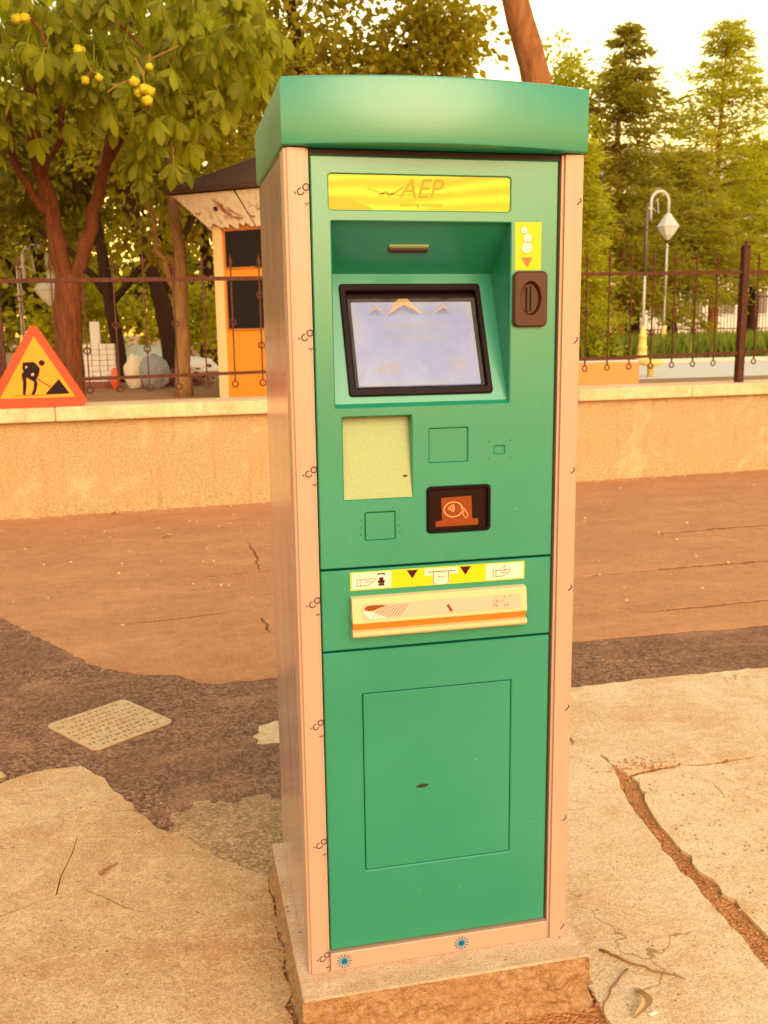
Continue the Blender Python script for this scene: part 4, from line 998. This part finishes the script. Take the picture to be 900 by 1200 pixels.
for pts in ([(-.60, 7.12, 3.56), (-.62, 7.15, 3.72), (-.68, 7.2, 3.84)], [(-1.04, 7.2, 3.72), (-1.14, 7.22, 3.86)], [(-1.10, 7.2, 3.66), (-1.04, 7.2, 3.72), (-.985, 7.2, 3.69)], [(-.56, 7.25, 3.81), (-.55, 7.3, 3.90)], [(-.70, 7.15, 3.66), (-.84, 7.15, 3.60), (-.92, 7.15, 3.54)], [(-.30, 7.3, 3.98), (-.55, 7.3, 3.86)]):
    mbt.tube([cl_(p) for p in pts], .006, 5)
mbt.build('fruit_stalks', M_TWIG, ch)['kind'] = 'stuff'

def broad_tree(name, base, label, paths, crowns, leaf, size, kind='broad', barkm=M_BARK3, tone0=.35, group=None, cat='tree'):
    t = empty(name, base, label, cat, group); b = Vector(base)
    first = None
    for i, (pts, r0, r1) in enumerate(paths):
        pp = [tuple(Vector(p) - b) for p in pts]
        if i == 0: first = limb('trunk', pp, r0, r1, barkm, t, 12, .02, 1.15)
        else: limb('limb', pp, r0, r1, barkm, first, 8, .03)
    Ps = []; Ds = []; Ts = []
    for c, R, K_, n, cr_, sh in crowns:
        p, d, tt_ = clumps(tuple(Vector(c) - b), R, K_, n, cr_, sh); Ps.append(p); Ds.append(d); Ts.append(tt_)
    leaf_mass('crown', np.concatenate(Ps), np.concatenate(Ds), size, kind, leaf, t, tone0, .16, np.concatenate(Ts))
    return t
# pale trunk beside the booth
broad_tree('young_tree', (-.37, 10.5, PG), 'slim tree with smooth pale tan trunk just left of the orange booth',
    [([(-.37, 10.5, .70), (-.35, 10.5, 1.5), (-.325, 10.5, 2.4), (-.38, 10.5, 3.1), (-.35, 10.6, 4.2)], .105, .05), ([(-.34, 10.5, 1.75), (-.50, 10.5, 2.3), (-.62, 10.5, 2.7), (-.8, 10.6, 3.4)], .045, .02), ([(-.35, 10.5, 3.0), (-.1, 10.5, 3.7), (.3, 10.6, 4.4)], .035, .012)],
    [((-.45, 10.9, 3.9), (1.1, .9, .9), 90, 26, .22, .2), ((-.75, 10.9, 2.65), (.45, .4, .35), 24, 16, .16, .2), ((.9, 11.2, 4.7), (1.0, .8, .8), 60, 26, .22, .2)], M_LEAF2, .10, barkm=M_BARK2)
# two darker trunks further back
broad_tree('old_tree', (-.44, 14, PG), 'dark leaning trunk right behind the slim pale trunk left of the booth',
    [([(-.42, 14, .70), (-.50, 14, 1.4), (-.68, 14, 2.4), (-1.0, 14, 3.4), (-1.2, 14, 4.6)], .17, .09), ([(-.62, 14, 2.1), (-.2, 14, 3.0), (.2, 14, 3.8)], .08, .03)],
    [((-1.0, 14.4, 4.9), (2.0, 1.6, 1.6), 150, 34, .34, .2)], M_LEAF5, .15)
broad_tree('old_tree', (-1.30, 14.6, PG), 'dark straight trunk between the chestnut trunk and the pale trunk',
    [([(-1.33, 14.6, .70), (-1.34, 14.6, 1.4), (-1.45, 14.6, 2.3), (-1.55, 14.6, 3.2), (-1.7, 14.6, 4.6)], .12, .07), ([(-1.42, 14.6, 2.1), (-1.9, 14.6, 2.75), (-2.5, 14.6, 3.2)], .07, .03), ([(-1.40, 14.6, 2.0), (-.9, 14.5, 2.55), (-.3, 14.5, 2.8)], .07, .03)],
    [((-2.4, 15.0, 4.4), (2.0, 1.4, 1.5), 140, 34, .34, .2)], M_LEAF5, .15)
# leaning trunk that rises behind the machine
broad_tree('leaning_tree', (4.02, 9.5, PG), 'orange brown bare trunk leaning left behind the top right of the machine',
    [([(4.02, 9.5, .70), (4.10, 9.5, 2.0), (4.06, 9.5, 3.4), (3.90, 9.5, 4.35), (3.62, 9.5, 5.25), (3.3, 9.5, 6.4), (3.1, 9.5, 7.4)], .19, .14), ([(3.45, 9.5, 5.9), (2.8, 9.8, 6.6), (2.2, 10.2, 7.0)], .07, .03)],
    [((2.6, 10.5, 7.6), (1.8, 1.2, 1.0), 70, 30, .3, .2)], M_LEAF2, .12, barkm=M_BARK4)
# backlit crown above the cap
broad_tree('linden_tree', (1.75, 12.5, PG), 'leafy backlit tree showing above the cap of the machine',
    [([(1.75, 12.5, .70), (1.78, 12.5, 2.4), (1.7, 12.5, 4.0), (1.5, 12.5, 5.4), (1.3, 12.5, 6.6)], .17, .06), ([(1.72, 12.5, 3.6), (2.4, 12.4, 4.8), (3.3, 12.3, 5.8)], .07, .025), ([(1.7, 12.5, 3.9), (1.0, 12.4, 5.0), (.4, 12.3, 6.0)], .06, .02)],
    [((1.2, 12.4, 5.6), (1.5, 1.0, 1.1), 92, 26, .30, .2), ((2.9, 12.3, 5.3), (1.2, .9, .85), 70, 26, .28, .2), ((3.5, 12.3, 5.8), (.85, .8, .8), 50, 24, .26, .2), ((3.15, 12.3, 5.0), (.75, .7, .5), 36, 24, .24, .2), ((.2, 12.6, 5.6), (1.3, .9, 1.2), 80, 30, .3, .2)], M_LEAF2, .135)
# trees closing the park on the left
LB = [(-6.5, 19, 4.6, 2.4, 'broad dark tree at the left edge of the photo behind the white lamp'), (-3.2, 21, 4.8, 2.6, 'dark leafy tree in the row behind the chestnut fork'), (.4, 20, 4.9, 2.5, 'leafy tree behind the booth roof in the left row'), (3.8, 22, 5.2, 2.5, 'leafy tree hidden mostly behind the machine')]
for x, y, z, r, lab in LB:
    broad_tree('park_tree', (x, y, PG), lab, [([(x, y, .7), (x + .1, y, 2.2), (x - .1, y, 4)], .2, .1), ([(x, y, 2), (x + .8, y, 3.2), (x + 1.4, y, 4.2)], .09, .03), ([(x, y, 2.1), (x - .8, y, 3.2), (x - 1.4, y, 4.2)], .09, .03)],
        [((x, y, z), (r, 1.8, r * .8), 130, 40, .40, .25), ((x - .4, y + .6, z + 1.9), (r * .8, 1.5, 1.2), 45, 36, .36, .2)], M_LEAF5 if x < 0 else M_LEAF2, .19, group='leafy trees closing the park on the left', tone0=.5)
broad_tree('shrub', (-2.2, 17.5, PG), 'sunlit yellow green bush low between the trunks on the left', [([(-2.2, 17.5, .7), (-2.2, 17.5, 1.8)], .06, .03)], [((-2.2, 17.6, 2.0), (1.0, .8, .8), 60, 34, .28, .2)], M_LEAF4, .13, tone0=.5, cat='shrub')
broad_tree('shrub', (.1, 16.8, PG), 'sunlit yellow green bush beside the booth, right of the pale trunk', [([(.1, 16.8, .7), (.1, 16.8, 1.8)], .06, .03)], [((.0, 16.8, 1.75), (.9, .6, .85), 60, 34, .26, .2)], M_LEAF4, .12, tone0=.5, cat='shrub')

# --- conifers on the right
def conifer(name, base, h, R, label, leaf, barkm, dens=1.0, z_start=.12, seed=1, drop=.35, size=.3, gaps=0.0, power=.8, tone0=.35, tr=.2):
    r = np.random.default_rng(seed); t = empty(name, base, label, 'tree')
    trunk = limb('trunk', [(0, 0, -.03), (r.normal(0, .05), 0, h * .3), (r.normal(0, .08), 0, h * .65), (0, 0, h * .97)], tr, .02, barkm, t, 10, .02, 1.2)
    P = []; Dd = []; T = []; mb = MB()
    z = h * z_start
    while z < h * .985:
        f = (z - h * z_start) / (h * (1 - z_start)); L = R * (1 - f) ** power * r.uniform(.75, 1.15) + .12
        nb = max(4, int(r.integers(5, 8)))
        a0 = r.uniform(0, 6.28)
        for b in range(nb):
            if r.random() < gaps: continue
            a = a0 + b * 6.28 / nb + r.normal(0, .25); l = L * r.uniform(.6, 1.12); dx, dy = math.cos(a), math.sin(a)
            bend = drop * r.uniform(.5, 1.4); up = .35 * f + .05
            pts = []
            for s in np.linspace(0, 1, 6): pts.append(np.array((dx * l * s, dy * l * s, z + l * (up * s - bend * s * s + .18 * bend * s ** 4))))
            if l > .5: mb.tube([tuple(p) for p in pts], [max(.006, .028 * l / 2 * (1 - s)) for s in np.linspace(0, .9, 6)], 4, cap=False)
            m = int(dens * (14 + 46 * l)); s = r.random(m) ** .65
            pp = np.stack([np.interp(s, np.linspace(0, 1, 6), [p[i] for p in pts]) for i in range(3)], 1)
            wdt = (.10 + .17 * l * (1 - s) * s * 3)[:, None]
            off = r.normal(size=(m, 3)) * wdt * np.array([1, 1, .45]); pp = pp + off
            P.append(pp); Dd.append(np.stack([dx + r.normal(0, .7, m), dy + r.normal(0, .7, m), -.25 + r.normal(0, .45, m)], 1)); T.append(np.full(m, r.normal(0, .14)))
        z += h * .028 * r.uniform(.7, 1.3) * (1 + .5 * (1 - f))
    mb.build('branches', barkm, t)['kind'] = 'stuff'
    leaf_mass('crown', np.concatenate(P), np.concatenate(Dd), size, 'needle', leaf, t, tone0, .15, np.concatenate(T))
    return t
conifer('spruce_tree', (13.1, 26, PG), 9.45, 3.0, 'tall dark pointed conifer right of the machine, left of the loose topped one', M_LEAF3, M_BARK4, 2.1, .16, 3, .34, .21, .22, .80)
conifer('larch_tree', (20.0, 32, PG), 11.7, 3.3, 'tall loose topped yellow green conifer at the right of the photo', M_LEAF4, M_BARK4, 1.5, .24, 8, .26, .22, .16, .62, .2)
conifer('small_conifer', (9.4, 21, PG), 5.3, 1.15, 'small bright green conifer against the right edge of the machine', M_LEAF4, M_BARK4, 3.0, .08, 5, .3, .13, .0, .45, .45, .1)
conifer('spruce_tree', (17.2, 30, PG), 6.9, 3.3, 'broad shorter conifer between the two tall ones behind the street lamp', M_LEAF3, M_BARK3, 1.5, .30, 9, .34, .22, .10, .6, .6)
conifer('spruce_tree', (23.6, 35, PG), 8.2, 3.6, 'broad shorter conifer at the right edge above the dark fence post', M_LEAF4, M_BARK3, 1.5, .32, 12, .34, .24, .12, .6, .3)
broad_tree('acacia_tree', (17.6, 34, PG), 'tree with a stout dark trunk in front of the far railings', [([(17.6, 34, .7), (17.7, 34, 2.2), (18.0, 34, 4.2)], .34, .18), ([(17.7, 34, 2.6), (19, 34, 4), (20, 34, 5)], .14, .04)],
    [((18.2, 34.2, 5.2), (2.6, 1.5, 1.6), 90, 34, .45, .2)], M_LEAF5, .18, tone0=.7)
broad_tree('shrub', (10.9, 22.4, PG), 'low dense bush at the foot of the dark conifer beside the machine', [([(10.9, 22.4, .7), (10.9, 22.4, 1.8)], .06, .03)], [((10.3, 22.4, 1.9), (1.3, .9, 1.2), 90, 40, .32, .2)], M_LEAF3, .13, tone0=.6, cat='shrub')
broad_tree('shrub', (22.3, 26.5, PG), 'round green bush right of the brown fence post', [([(20.3, 25.5, .7), (20.3, 25.5, 1.6)], .06, .03)], [((20.0, 25.5, 1.35), (1.2, .8, .8), 60, 40, .3, .2)], M_LEAF5, .15, tone0=.8, cat='shrub')

broad_tree('birch_tree', (9.9, 25, PG), 'yellow green leafy tree rising behind the top right corner of the machine', [([(9.9, 25, .7), (9.95, 25, 3), (10.2, 25, 6)], .12, .04), ([(9.95, 25, 3), (10.8, 25, 4.6), (11.2, 25, 6)], .06, .02)], [((10.7, 25, 7.9), (1.2, .9, 1.5), 75, 36, .3, .2), ((10.4, 25, 4.9), (1.2, .9, 1.5), 50, 36, .3, .2)], M_LEAF4, .15, tone0=.35)
# far wood that closes the horizon on the left
p, d, tt_ = clumps((-6, 46, 4.0), (26, 2.0, 4.0), 300, 46, .95, .1)
o = leaf_mass('far_wood', p, d, .5, 'broad', M_LEAF5, None, .6, .18, tt_); tag(o, 'far leafy wood closing the park behind the trunks', 'wood', kind='stuff')

# ------------------------------------------------------------------ guard booth
bo = empty('guard_booth', (.92, 10.2, PG), 'small orange guard booth with peeling flared white eaves and dark hipped roof', 'booth')
bx, by = .92, 10.2
def L(x, y, z): return (x - bx, y - by, z - PG)
bo.rotation_euler = (0, 0, -rad(38)); bo.location = Vector((.03, 9.6, PG)) - Matrix.Rotation(-rad(38), 3, 'Z') @ Vector((.03 - bx, 9.6 - by, 0))
def bbox(name, x0, y0, z0, x1, y1, z1, m, parent=None, b=.004):
    a, c = L(x0, y0, z0), L(x1, y1, z1); return MB().box(*a, *c, b).build(name, m, parent or bo)
bX0, bX1, bY0, bY1 = .03, 1.85, 9.6, 11.2
for x0 in (bX0, bX1 - .13):
    for y0 in (bY0, bY1 - .13): bbox('pillar', x0, y0, .70, x0 + .115, y0 + .115, 2.74, M_BOOTHPIL)
dr = bbox('door', .146, 9.63, .74, .80, 9.67, 2.74, M_BOOTHOR)
for z0, z1 in ((1.54, 2.10), (2.225, 2.64)):
    f = bbox('window_frame', .175, 9.612, z0 - .012, .70, 9.632, z1 + .012, M_RUST, dr); f.parent = dr
    bbox('pane', .197, 9.606, z0 + .008, .68, 9.6115, z1 - .008, M_GLASS, dr, .001)
bbox('door_frame', .163, 9.602, 2.645, .80, 9.6295, 2.735, M_RUST, dr, .003)
bbox('wall_panel', .80, 9.64, .72, 1.72, 9.68, 1.55, M_BOOTHOR); bbox('window', .81, 9.645, 1.56, 1.71, 9.67, 2.70, M_GLASS)
bbox('wall_panel', bX0 + .03, 9.73, .72, bX0 + .06, 11.07, 1.55, M_BOOTHOR); bbox('window', bX0 + .035, 9.735, 1.56, bX0 + .055, 11.065, 2.70, M_GLASS)
bbox('wall_panel', bX1 - .06, 9.73, .72, bX1 - .03, 11.07, 2.7, M_BOOTHOR); bbox('wall_panel', .16, 11.1, .72, 1.72, 11.15, 2.7, M_BOOTHOR)
E0x, E1x, E0y, E1y = bX0 - .34, bX1 + .34, bY0 - .26, bY1 + .26
def quad_plate(name, q, t, m, parent=bo):
    n = (Vector(q[1]) - Vector(q[0])).cross(Vector(q[2]) - Vector(q[0])).normalized() * t
    v = [Vector(L(*p)) for p in q]; return MB().add(v + [p + n for p in v], [(0, 1, 2, 3), (7, 6, 5, 4), (0, 4, 5, 1), (1, 5, 6, 2), (2, 6, 7, 3), (3, 7, 4, 0)]).build(name, m, parent)
def ragged_plate(name, q, t, m, parent=bo):
    A_, B_, C_, D_ = [Vector(p) for p in q]; k = 14; top = [A_.lerp(B_, i / k) for i in range(k + 1)]; bot = []
    for i in range(k + 1):
        b = D_.lerp(C_, i / k); u = (top[i] - b); bot.append(b + u * (random.uniform(-.05, .10) if random.random() < .75 else .16) - u * .02)
    n = (B_ - A_).cross(D_ - A_).normalized() * t; V = [Vector(L(*p)) for p in top + bot]; V += [p + n for p in V]; N = 2 * (k + 1); F = []
    for i in range(k): F += [(i, i + 1, k + 2 + i, k + 1 + i), (N + i, N + k + 1 + i, N + k + 2 + i, N + i + 1), (k + 1 + i, k + 2 + i, N + k + 2 + i, N + k + 1 + i), (i, N + i, N + i + 1, i + 1)]
    F += [(0, k + 1, N + k + 1, N), (k, N + k, N + 2 * k + 1, 2 * k + 1)]
    return MB().add(V, F).build(name, m, parent)
zl, zu = 2.66, 3.02
n = 3
for i in range(n):
    a, b = i / n + .006, (i + 1) / n - .006
    q = [(E0x + (E1x - E0x) * a, E0y, zu), (E0x + (E1x - E0x) * b, E0y, zu), (bX0 - .02 + (bX1 - bX0 + .04) * b, bY0 - .02, zl), (bX0 - .02 + (bX1 - bX0 + .04) * a, bY0 - .02, zl)]
    pnl = ragged_plate('eaves_panel', q, .012, M_PEEL)
    cx = sum(p[0] for p in q) / 4; MB().lathe([(.028, 0), (.026, .01), (.001, .011)], 12).build('vent_hole', M_BLACK, pnl).matrix_local = Matrix.Translation(L(cx, (E0y + bY0) / 2 - .045, (zl + zu) / 2 + .02)) @ Matrix.Rotation(rad(125), 4, 'X')
    q = [(E0x, E0y + (E1y - E0y) * b, zu), (E0x, E0y + (E1y - E0y) * a, zu), (bX0 - .02, bY0 - .02 + (bY1 - bY0 + .04) * a, zl), (bX0 - .02, bY0 - .02 + (bY1 - bY0 + .04) * b, zl)]
    ragged_plate('eaves_panel', q, .012, M_PEEL)
    q = [(E1x, E0y + (E1y - E0y) * a, zu), (E1x, E0y + (E1y - E0y) * b, zu), (bX1 + .02, bY0 - .02 + (bY1 - bY0 + .04) * b, zl), (bX1 + .02, bY0 - .02 + (bY1 - bY0 + .04) * a, zl)]
    ragged_plate('eaves_panel', q, .012, M_PEEL)
# hipped roof
ax, ay, az = (E0x + E1x) / 2, (E0y + E1y) / 2, 3.72
o_ = .06
rv = [L(E0x - o_, E0y - o_, zu + .015), L(E1x + o_, E0y - o_, zu + .015), L(E1x + o_, E1y + o_, zu + .015), L(E0x - o_, E1y + o_, zu + .015)]
MB().add(rv + [tuple(Vector(p) + Vector((0, 0, .05))) for p in rv] + [L(ax, ay, az)], [(3, 2, 1, 0), (0, 1, 5, 4), (1, 2, 6, 5), (2, 3, 7, 6), (3, 0, 4, 7), (4, 5, 8), (5, 6, 8), (6, 7, 8), (7, 4, 8)]).build('roof', M_ROOF, bo)

# ------------------------------------------------------------------ street lamps with goosenecks
def lamp(base, top, arm, label, flip=1, s=1.0, body=M_LAMPDK, group='ornamental park lamps', head=True):
    t = empty('street_lamp', base, label, 'street lamp', group)
    MB().lathe([(.17 * s, -.02), (.17 * s, .10), (.135 * s, .14), (.12 * s, .30), (.14 * s, .33), (.11 * s, .37), (.10 * s, .55), (.12 * s, .58), (.085 * s, .62), (.06 * s, .76), (.035 * s, .80)], 14).build('lamp_base', M_LAMPB, t, True)
    MB().tube([(0, 0, .78 * s), (0, 0, top * .55)], .030 * s, 10).build('pole', M_LAMPW, t, True)
    MB().tube([(0, 0, top * .551), (0, 0, top)], .040 * s, 10).build('upper_pole', body, t, True)
    for k in (.72, .84): MB().torus((0, 0, top * k), .05 * s, .016 * s, 'Z', 12, 6).build('collar', body, t, True)
    if not head:
        MB().lathe([(.05 * s, 0), (.07 * s, .03), (.02 * s, .10), (.001, .14)], 10, (0, 0, top)).build('finial', body, t, True); return t
    R_ = arm / 2; pts = [(flip * (.10 * s), 0, top - .35)] + [(flip * (.10 * s + R_ - R_ * math.cos(a)), 0, top + .02 + R_ * 1.1 * math.sin(a)) for a in np.linspace(0, math.pi, 12)] + [(flip * (.10 * s + arm), 0, top - .22)]
    MB().tube(pts, .040 * s, 8).build('gooseneck', M_LAMPW, t, True)
    MB().tube([(flip * .02, 0, top - .10), (flip * .11 * s, 0, top - .12)], .03 * s, 6).build('bracket', M_LAMPW, t)
    MB().tube([(flip * (.10 * s + arm * .05), 0, top - .08), (flip * (.10 * s + arm * .45), 0, top - .22), (flip * (.10 * s + arm * .35), 0, top + .10), (flip * (.10 * s + arm * .2), 0, top + .02)], .014 * s, 6).build('scroll', M_LAMPW, t, True)
    x = flip * (.10 * s + arm)
    hd = MB().lathe([(.045 * s, .02), (.09 * s, -.02), (.29 * s, -.26), (.30 * s, -.28)], 8, (x, 0, top - .22)).build('lamp_hood', M_LAMPW, t)
    MB().lathe([(.285 * s, -.282), (.16 * s, -.44), (.03 * s, -.55)], 8, (x, 0, top - .22)).build('lantern', M_LAMPG, t)
    return t
lamp((9.80, 18, PG), 3.42, .42, 'ornamental gooseneck lamp with a diamond lantern and yellow base, right of the machine', s=.85)
lamp((13.58, 24, PG), 3.0, .20, 'thin pale lamp pole with yellow base, further back below the right lantern', s=.8, body=M_LAMPW, head=False)
lamp((-2.98, 16, PG), 2.05, .40, 'white gooseneck lamp at left seen above the roadworks sign', s=.9, body=M_LAMPW)

# ------------------------------------------------------------------ things in the park
o = MB().box(-.9, -.16, 0, .78, .16, .335, .012).build('planter_wall', M_PLANTER, None, loc=(4.62, 9.75, PG)); tag(o, 'low orange plastered block behind the railing right of the machine', 'low wall')
pt = mesh_obj('path', [(3.5, 11.2, PG + .006), (40, 14.2, PG + .006), (40, 20, PG + .006), (4.5, 16.2, PG + .006)], [(0, 1, 2, 3)], M_PALE); tag(pt, kind='structure')
kb = MB().box(0, -.08, 0, 34, .08, .10, .01).build('kerb', M_PALE, None, loc=(4.5, 16.4, PG)); kb.rotation_euler = (0, 0, math.atan2(3.8, 35.5)); tag(kb, kind='structure')
yb = MB().lathe([(.02, 0), (.05, .01), (.05, .17), (.19, .20), (.205, .23), (.19, .26), (.05, .285)], 16).build('bollard_light', M_LAMPB, None, True, (6.83, 12, PG)); tag(yb, 'squat yellow mushroom shaped bollard behind the right railing', 'bollard')
# meadow
def grass(cx, cy, rx, ry, n, h):
    P = np.stack([rng.uniform(cx - rx, cx + rx, n), rng.uniform(cy - ry, cy + ry, n), np.full(n, PG)], 1)
    return P, np.stack([rng.normal(0, .35, n), rng.normal(0, .35, n), np.ones(n)], 1)
P1, D1 = grass(18, 25.5, 11, 5.5, 26000, .5); k_ = P1[:, 1] > 17.2 + (P1[:, 0] - 4.5) * .107; P1, D1 = P1[k_], D1[k_]
o = leaf_mass('meadow_grass', P1, D1, .55, 'blade', M_GRASS, None, .45, .25); tag(o, 'tall green grass behind the right railing', 'grass', kind='stuff')
lw = mesh_obj('lawn', [(5, 17.0, PG + .004), (60, 22.6, PG + .004), (60, 60, PG + .004), (5, 60, PG + .004)], [(0, 1, 2, 3)], mat('lawn_earth', (.09, .085, .025), .9)); tag(lw, kind='structure')
# far railing and wall
fr = empty('far_railing', (26, 38.5, PG), 'distant dark iron railing on a low wall across the meadow', 'fence', rotz=.06)
MB().box(-13, -.12, 0, 13, .12, .42, .01).build('base_wall', M_PARK, fr)
MB().box(-13, -.02, 2.05, 13, .02, 2.11).build('rail', M_POSTIRON, fr); MB().box(-13, -.02, .62, 13, .02, .67).build('rail', M_POSTIRON, fr)
mb = MB()
for i in range(150): mb.box(-12.9 + i * .172, -.012, .42, -12.9 + i * .172 + .024, .012, 2.2)
mb.build('bars', M_POSTIRON, fr)['kind'] = 'stuff'
for x in (-10, -6.6, -3.2, .2, 3.6, 7, 10.4): MB().box(x - .05, -.05, .42, x + .05, .05, 2.3).build('post', M_POSTIRON, fr)
# pale apartment block far behind the conifers
ab = empty('apartment_block', (34, 62, PG), 'pale pinkish apartment block far behind the conifers', 'building', rotz=-.12)
MB().box(-13, 0, 0, 11, 9, 12.6).build('wall', M_BUILD, ab); MB().box(-11.3, -.3, 12.61, 11.3, 9.3, 12.95).build('roof_edge', M_PALE, ab)
w0 = None
for r_ in range(4):
    for c_ in range(9):
        x = -9.6 + c_ * 2.4; z = 1.6 + r_ * 2.9
        if w0 is None:
            w0 = MB().extr([(-.75, -.1), (.75, -.1), (.75, 1.6), (-.75, 1.6)], [[(-.65, 0), (.65, 0), (.65, 1.5), (-.65, 1.5)]], -.06, .02).build('window', M_PALE, ab)
            MB().box(-.65, -.02, 0, -.02, .01, 1.5).build('pane', M_WINDK, w0); MB().box(.02, -.02, 0, .65, .01, 1.5).build('pane', M_WINDK, w0); o = w0
        else: o = copy_tree(w0); o.parent = ab
        o.location = (x, 0, z)
# building materials left behind the fence
pa_ = empty('paving_block_pallet', (-1.52, 13, PG), 'pallet of white paving blocks beside the chestnut trunk', 'pallet')
MB().box(-.24, -.2, 0, .24, .2, .10, .004).build('pallet_base', M_RUBBLE, pa_)
b0 = MB().box(-.052, -.09, 0, .052, .09, .074, .006).build('block', M_BLOCK, pa_)
for k in range(7):
    for i in range(4):
        for j in range(2):
            o = b0 if (k, i, j) == (0, 0, 0) else b0.copy()
            if o is not b0: C.objects.link(o)
            o.location = (-.165 + i * .11 + random.gauss(0, .002), -.095 + j * .19, .101 + k * .078)
bl = MB().box(-.075, -.07, 0, .075, .07, .98, .01).build('marker_post', M_BLOCK, None, loc=(-1.66, 14.3, PG)); tag(bl, 'pale square post standing behind the stacked white blocks', 'post')
def sack(name, loc, sc_, m, label, cat='sack'):
    from mathutils import noise as N
    bm = bmesh.new(); bmesh.ops.create_icosphere(bm, subdivisions=4, radius=1)
    for v in bm.verts:
        d = 1 + .16 * N.fractal(v.co * 2.2 + Vector((loc[0] * 5, 1, 2)), .8, 2, 4); c = v.co * d
        v.co = Vector((c.x * sc_[0], c.y * sc_[1], max(-.92, c.z) * sc_[2] + sc_[2] * .9))
    o = MB().bm(bm).build(name, m, None, True, loc); return tag(o, label, cat)
sack('sack', (-1.02, 12.6, PG), (.15, .13, .26), M_SACKW, 'upright white sack between the block pallet and the grey sack')
sack('sack', (-.74, 12.4, PG), (.21, .16, .26), M_SACKB, 'bulging grey blue sack in front of the dark leaning trunk')
sack('bucket_bag', (-1.30, 12.5, PG), (.06, .06, .16), M_REDOBJ, 'small red bag at the foot of the white block pallet', 'bag')
sack('tarp_heap', (-.95, 16, PG), (.45, .3, .31), M_TARP, 'grey green tarpaulin heap behind the two sacks', 'tarpaulin')
sack('gravel_heap', (-.2, 15.6, PG), (.5, .4, .2), M_BLOCK, 'pale gravel heap behind the dark trunk left of the booth', 'heap')
mb = MB()
for i in range(160): crumb(random.gauss(0, .25), random.gauss(0, .2), random.uniform(.02, .055), abs(random.gauss(0, .10)))
o = mb.build('rubble_heap', M_RUBBLE, None, False, (-.42, 13.2, PG)); tag(o, 'heap of red brown rubble at the foot of the dark trunk', 'rubble', kind='stuff')

# ------------------------------------------------------------------ things on the pavement
ang = rad(35.5)
mh = empty('manhole_cover', (-.831, 1.825, -.005), 'worn square iron access cover set in the dark asphalt patch', 'manhole cover', rotz=ang)
hs = .178
MB().extr(rr(-hs, -hs, hs, hs, .028), (), .004, -.01, 'XY').build('cover_base', M_COVERDK, mh)
holes = []
for i in range(9):
    for j in range(9):
        if (i, j) in ((0, 0), (8, 8), (0, 8), (8, 0)): continue
        x = -.148 + i * .037; y = -.148 + j * .037; j1, j2 = random.uniform(-.002, .002), random.uniform(-.002, .002)
        if (i + j) % 2: 
            for dx in (-.009, .009): holes.append(rr(x + dx - .0045, y - .0115 + j1, x + dx + .0045, y + .0115 + j2))
        else: 
            if random.random() < .75: holes.append(rr(x - .0125, y - .008 + j1, x + .0125, y + .008 + j2))
MB().extr(rr(-hs + .001, -hs + .001, hs - .001, hs - .001, .027), holes, .010, .0042, 'XY').build('tread_plate', M_COVER, mh)
MB().torus((-.145, .145, .0095), .012, .003, 'Z', 14, 5).build('lifting_eye', M_COVER, mh, True)
def twig(pts, r, label):
    p = []
    for a, b in zip(pts, pts[1:]):
        for k in range(4): p.append((a[0] + (b[0] - a[0]) * k / 4 + random.gauss(0, .0025), a[1] + (b[1] - a[1]) * k / 4 + random.gauss(0, .0025), .004 + r + abs(random.gauss(0, .001))))
    p.append((*pts[-1], .004 + r)); o = MB().tube(p, [r * (1 - .6 * i / len(p)) for i in range(len(p))], 6).build('twig', M_STICK, None, True); tag(o, label, 'twig')
twig([(.425, .08), (.46, .03), (.51, -.02), (.57, -.068)], .0035, 'long thin brown twig lying just right of the plinth')
twig([(.455, .0), (.39, -.06), (.345, -.11), (.325, -.18)], .0025, 'thin curved twig lying across the front right corner of the plinth')
twig([(-.794, .722), (-.772, .745), (-.752, .765)], .0045, 'short red brown stick lying on the left slab')
twig([(.845, 1.26), (.848, 1.22), (.842, 1.19)], .004, 'tiny dark stick on the slab beside the machine post')
def dry_leaf(loc, L_, W_, rz, label, m=M_DRY):
    V = []; F = []; n = 9
    for i in range(n):
        t = i / (n - 1); w = W_ * math.sin(math.pi * t ** .8) * .5 + .0006; z = .012 + .014 * math.sin(t * 4) ; cx = .02 * math.sin(t * 5)
        V += [(cx - w, L_ * (t - .5), z + .5 * w), (cx, L_ * (t - .5), z - .006), (cx + w, L_ * (t - .5), z + .7 * w)]
    for i in range(n - 1):
        a = 3 * i; F += [(a, a + 1, a + 4, a + 3), (a + 1, a + 2, a + 5, a + 4)]
    o = mesh_obj('dry_leaf', V, F, m, None, True, loc); o.rotation_euler = (0, 0, rz); tag(o, label, 'leaf')
dry_leaf((.435, -.112, -.004), .115, .022, -.75, 'curled dry brown leaf lying right of the plinth beside a white scrap')
for (x, y, l_, lab) in ((3.1, 6.72, .10, 'dry fallen leaf against the wall foot just right of the machine'), (-1.05, 6.40, .09, 'dry fallen leaf against the wall foot below the roadworks sign'), (-.62, 5.3, .07, 'dry leaf alone on the pavement between wall and asphalt patch at left'), (2.9, 4.35, .08, 'dry leaf alone on the pavement right of the machine')):
    dry_leaf((x, y, -.003), l_, l_ * .3, random.uniform(0, 3), lab)
o = MB().box(-.011, -.004, 0, .011, .004, .0015).build('paper_scrap', M_PAPER, None, loc=(.445, -.152, .0045)); o.rotation_euler = (0, 0, .25); tag(o, 'small white paper scrap beside the curled dry leaf', 'paper')
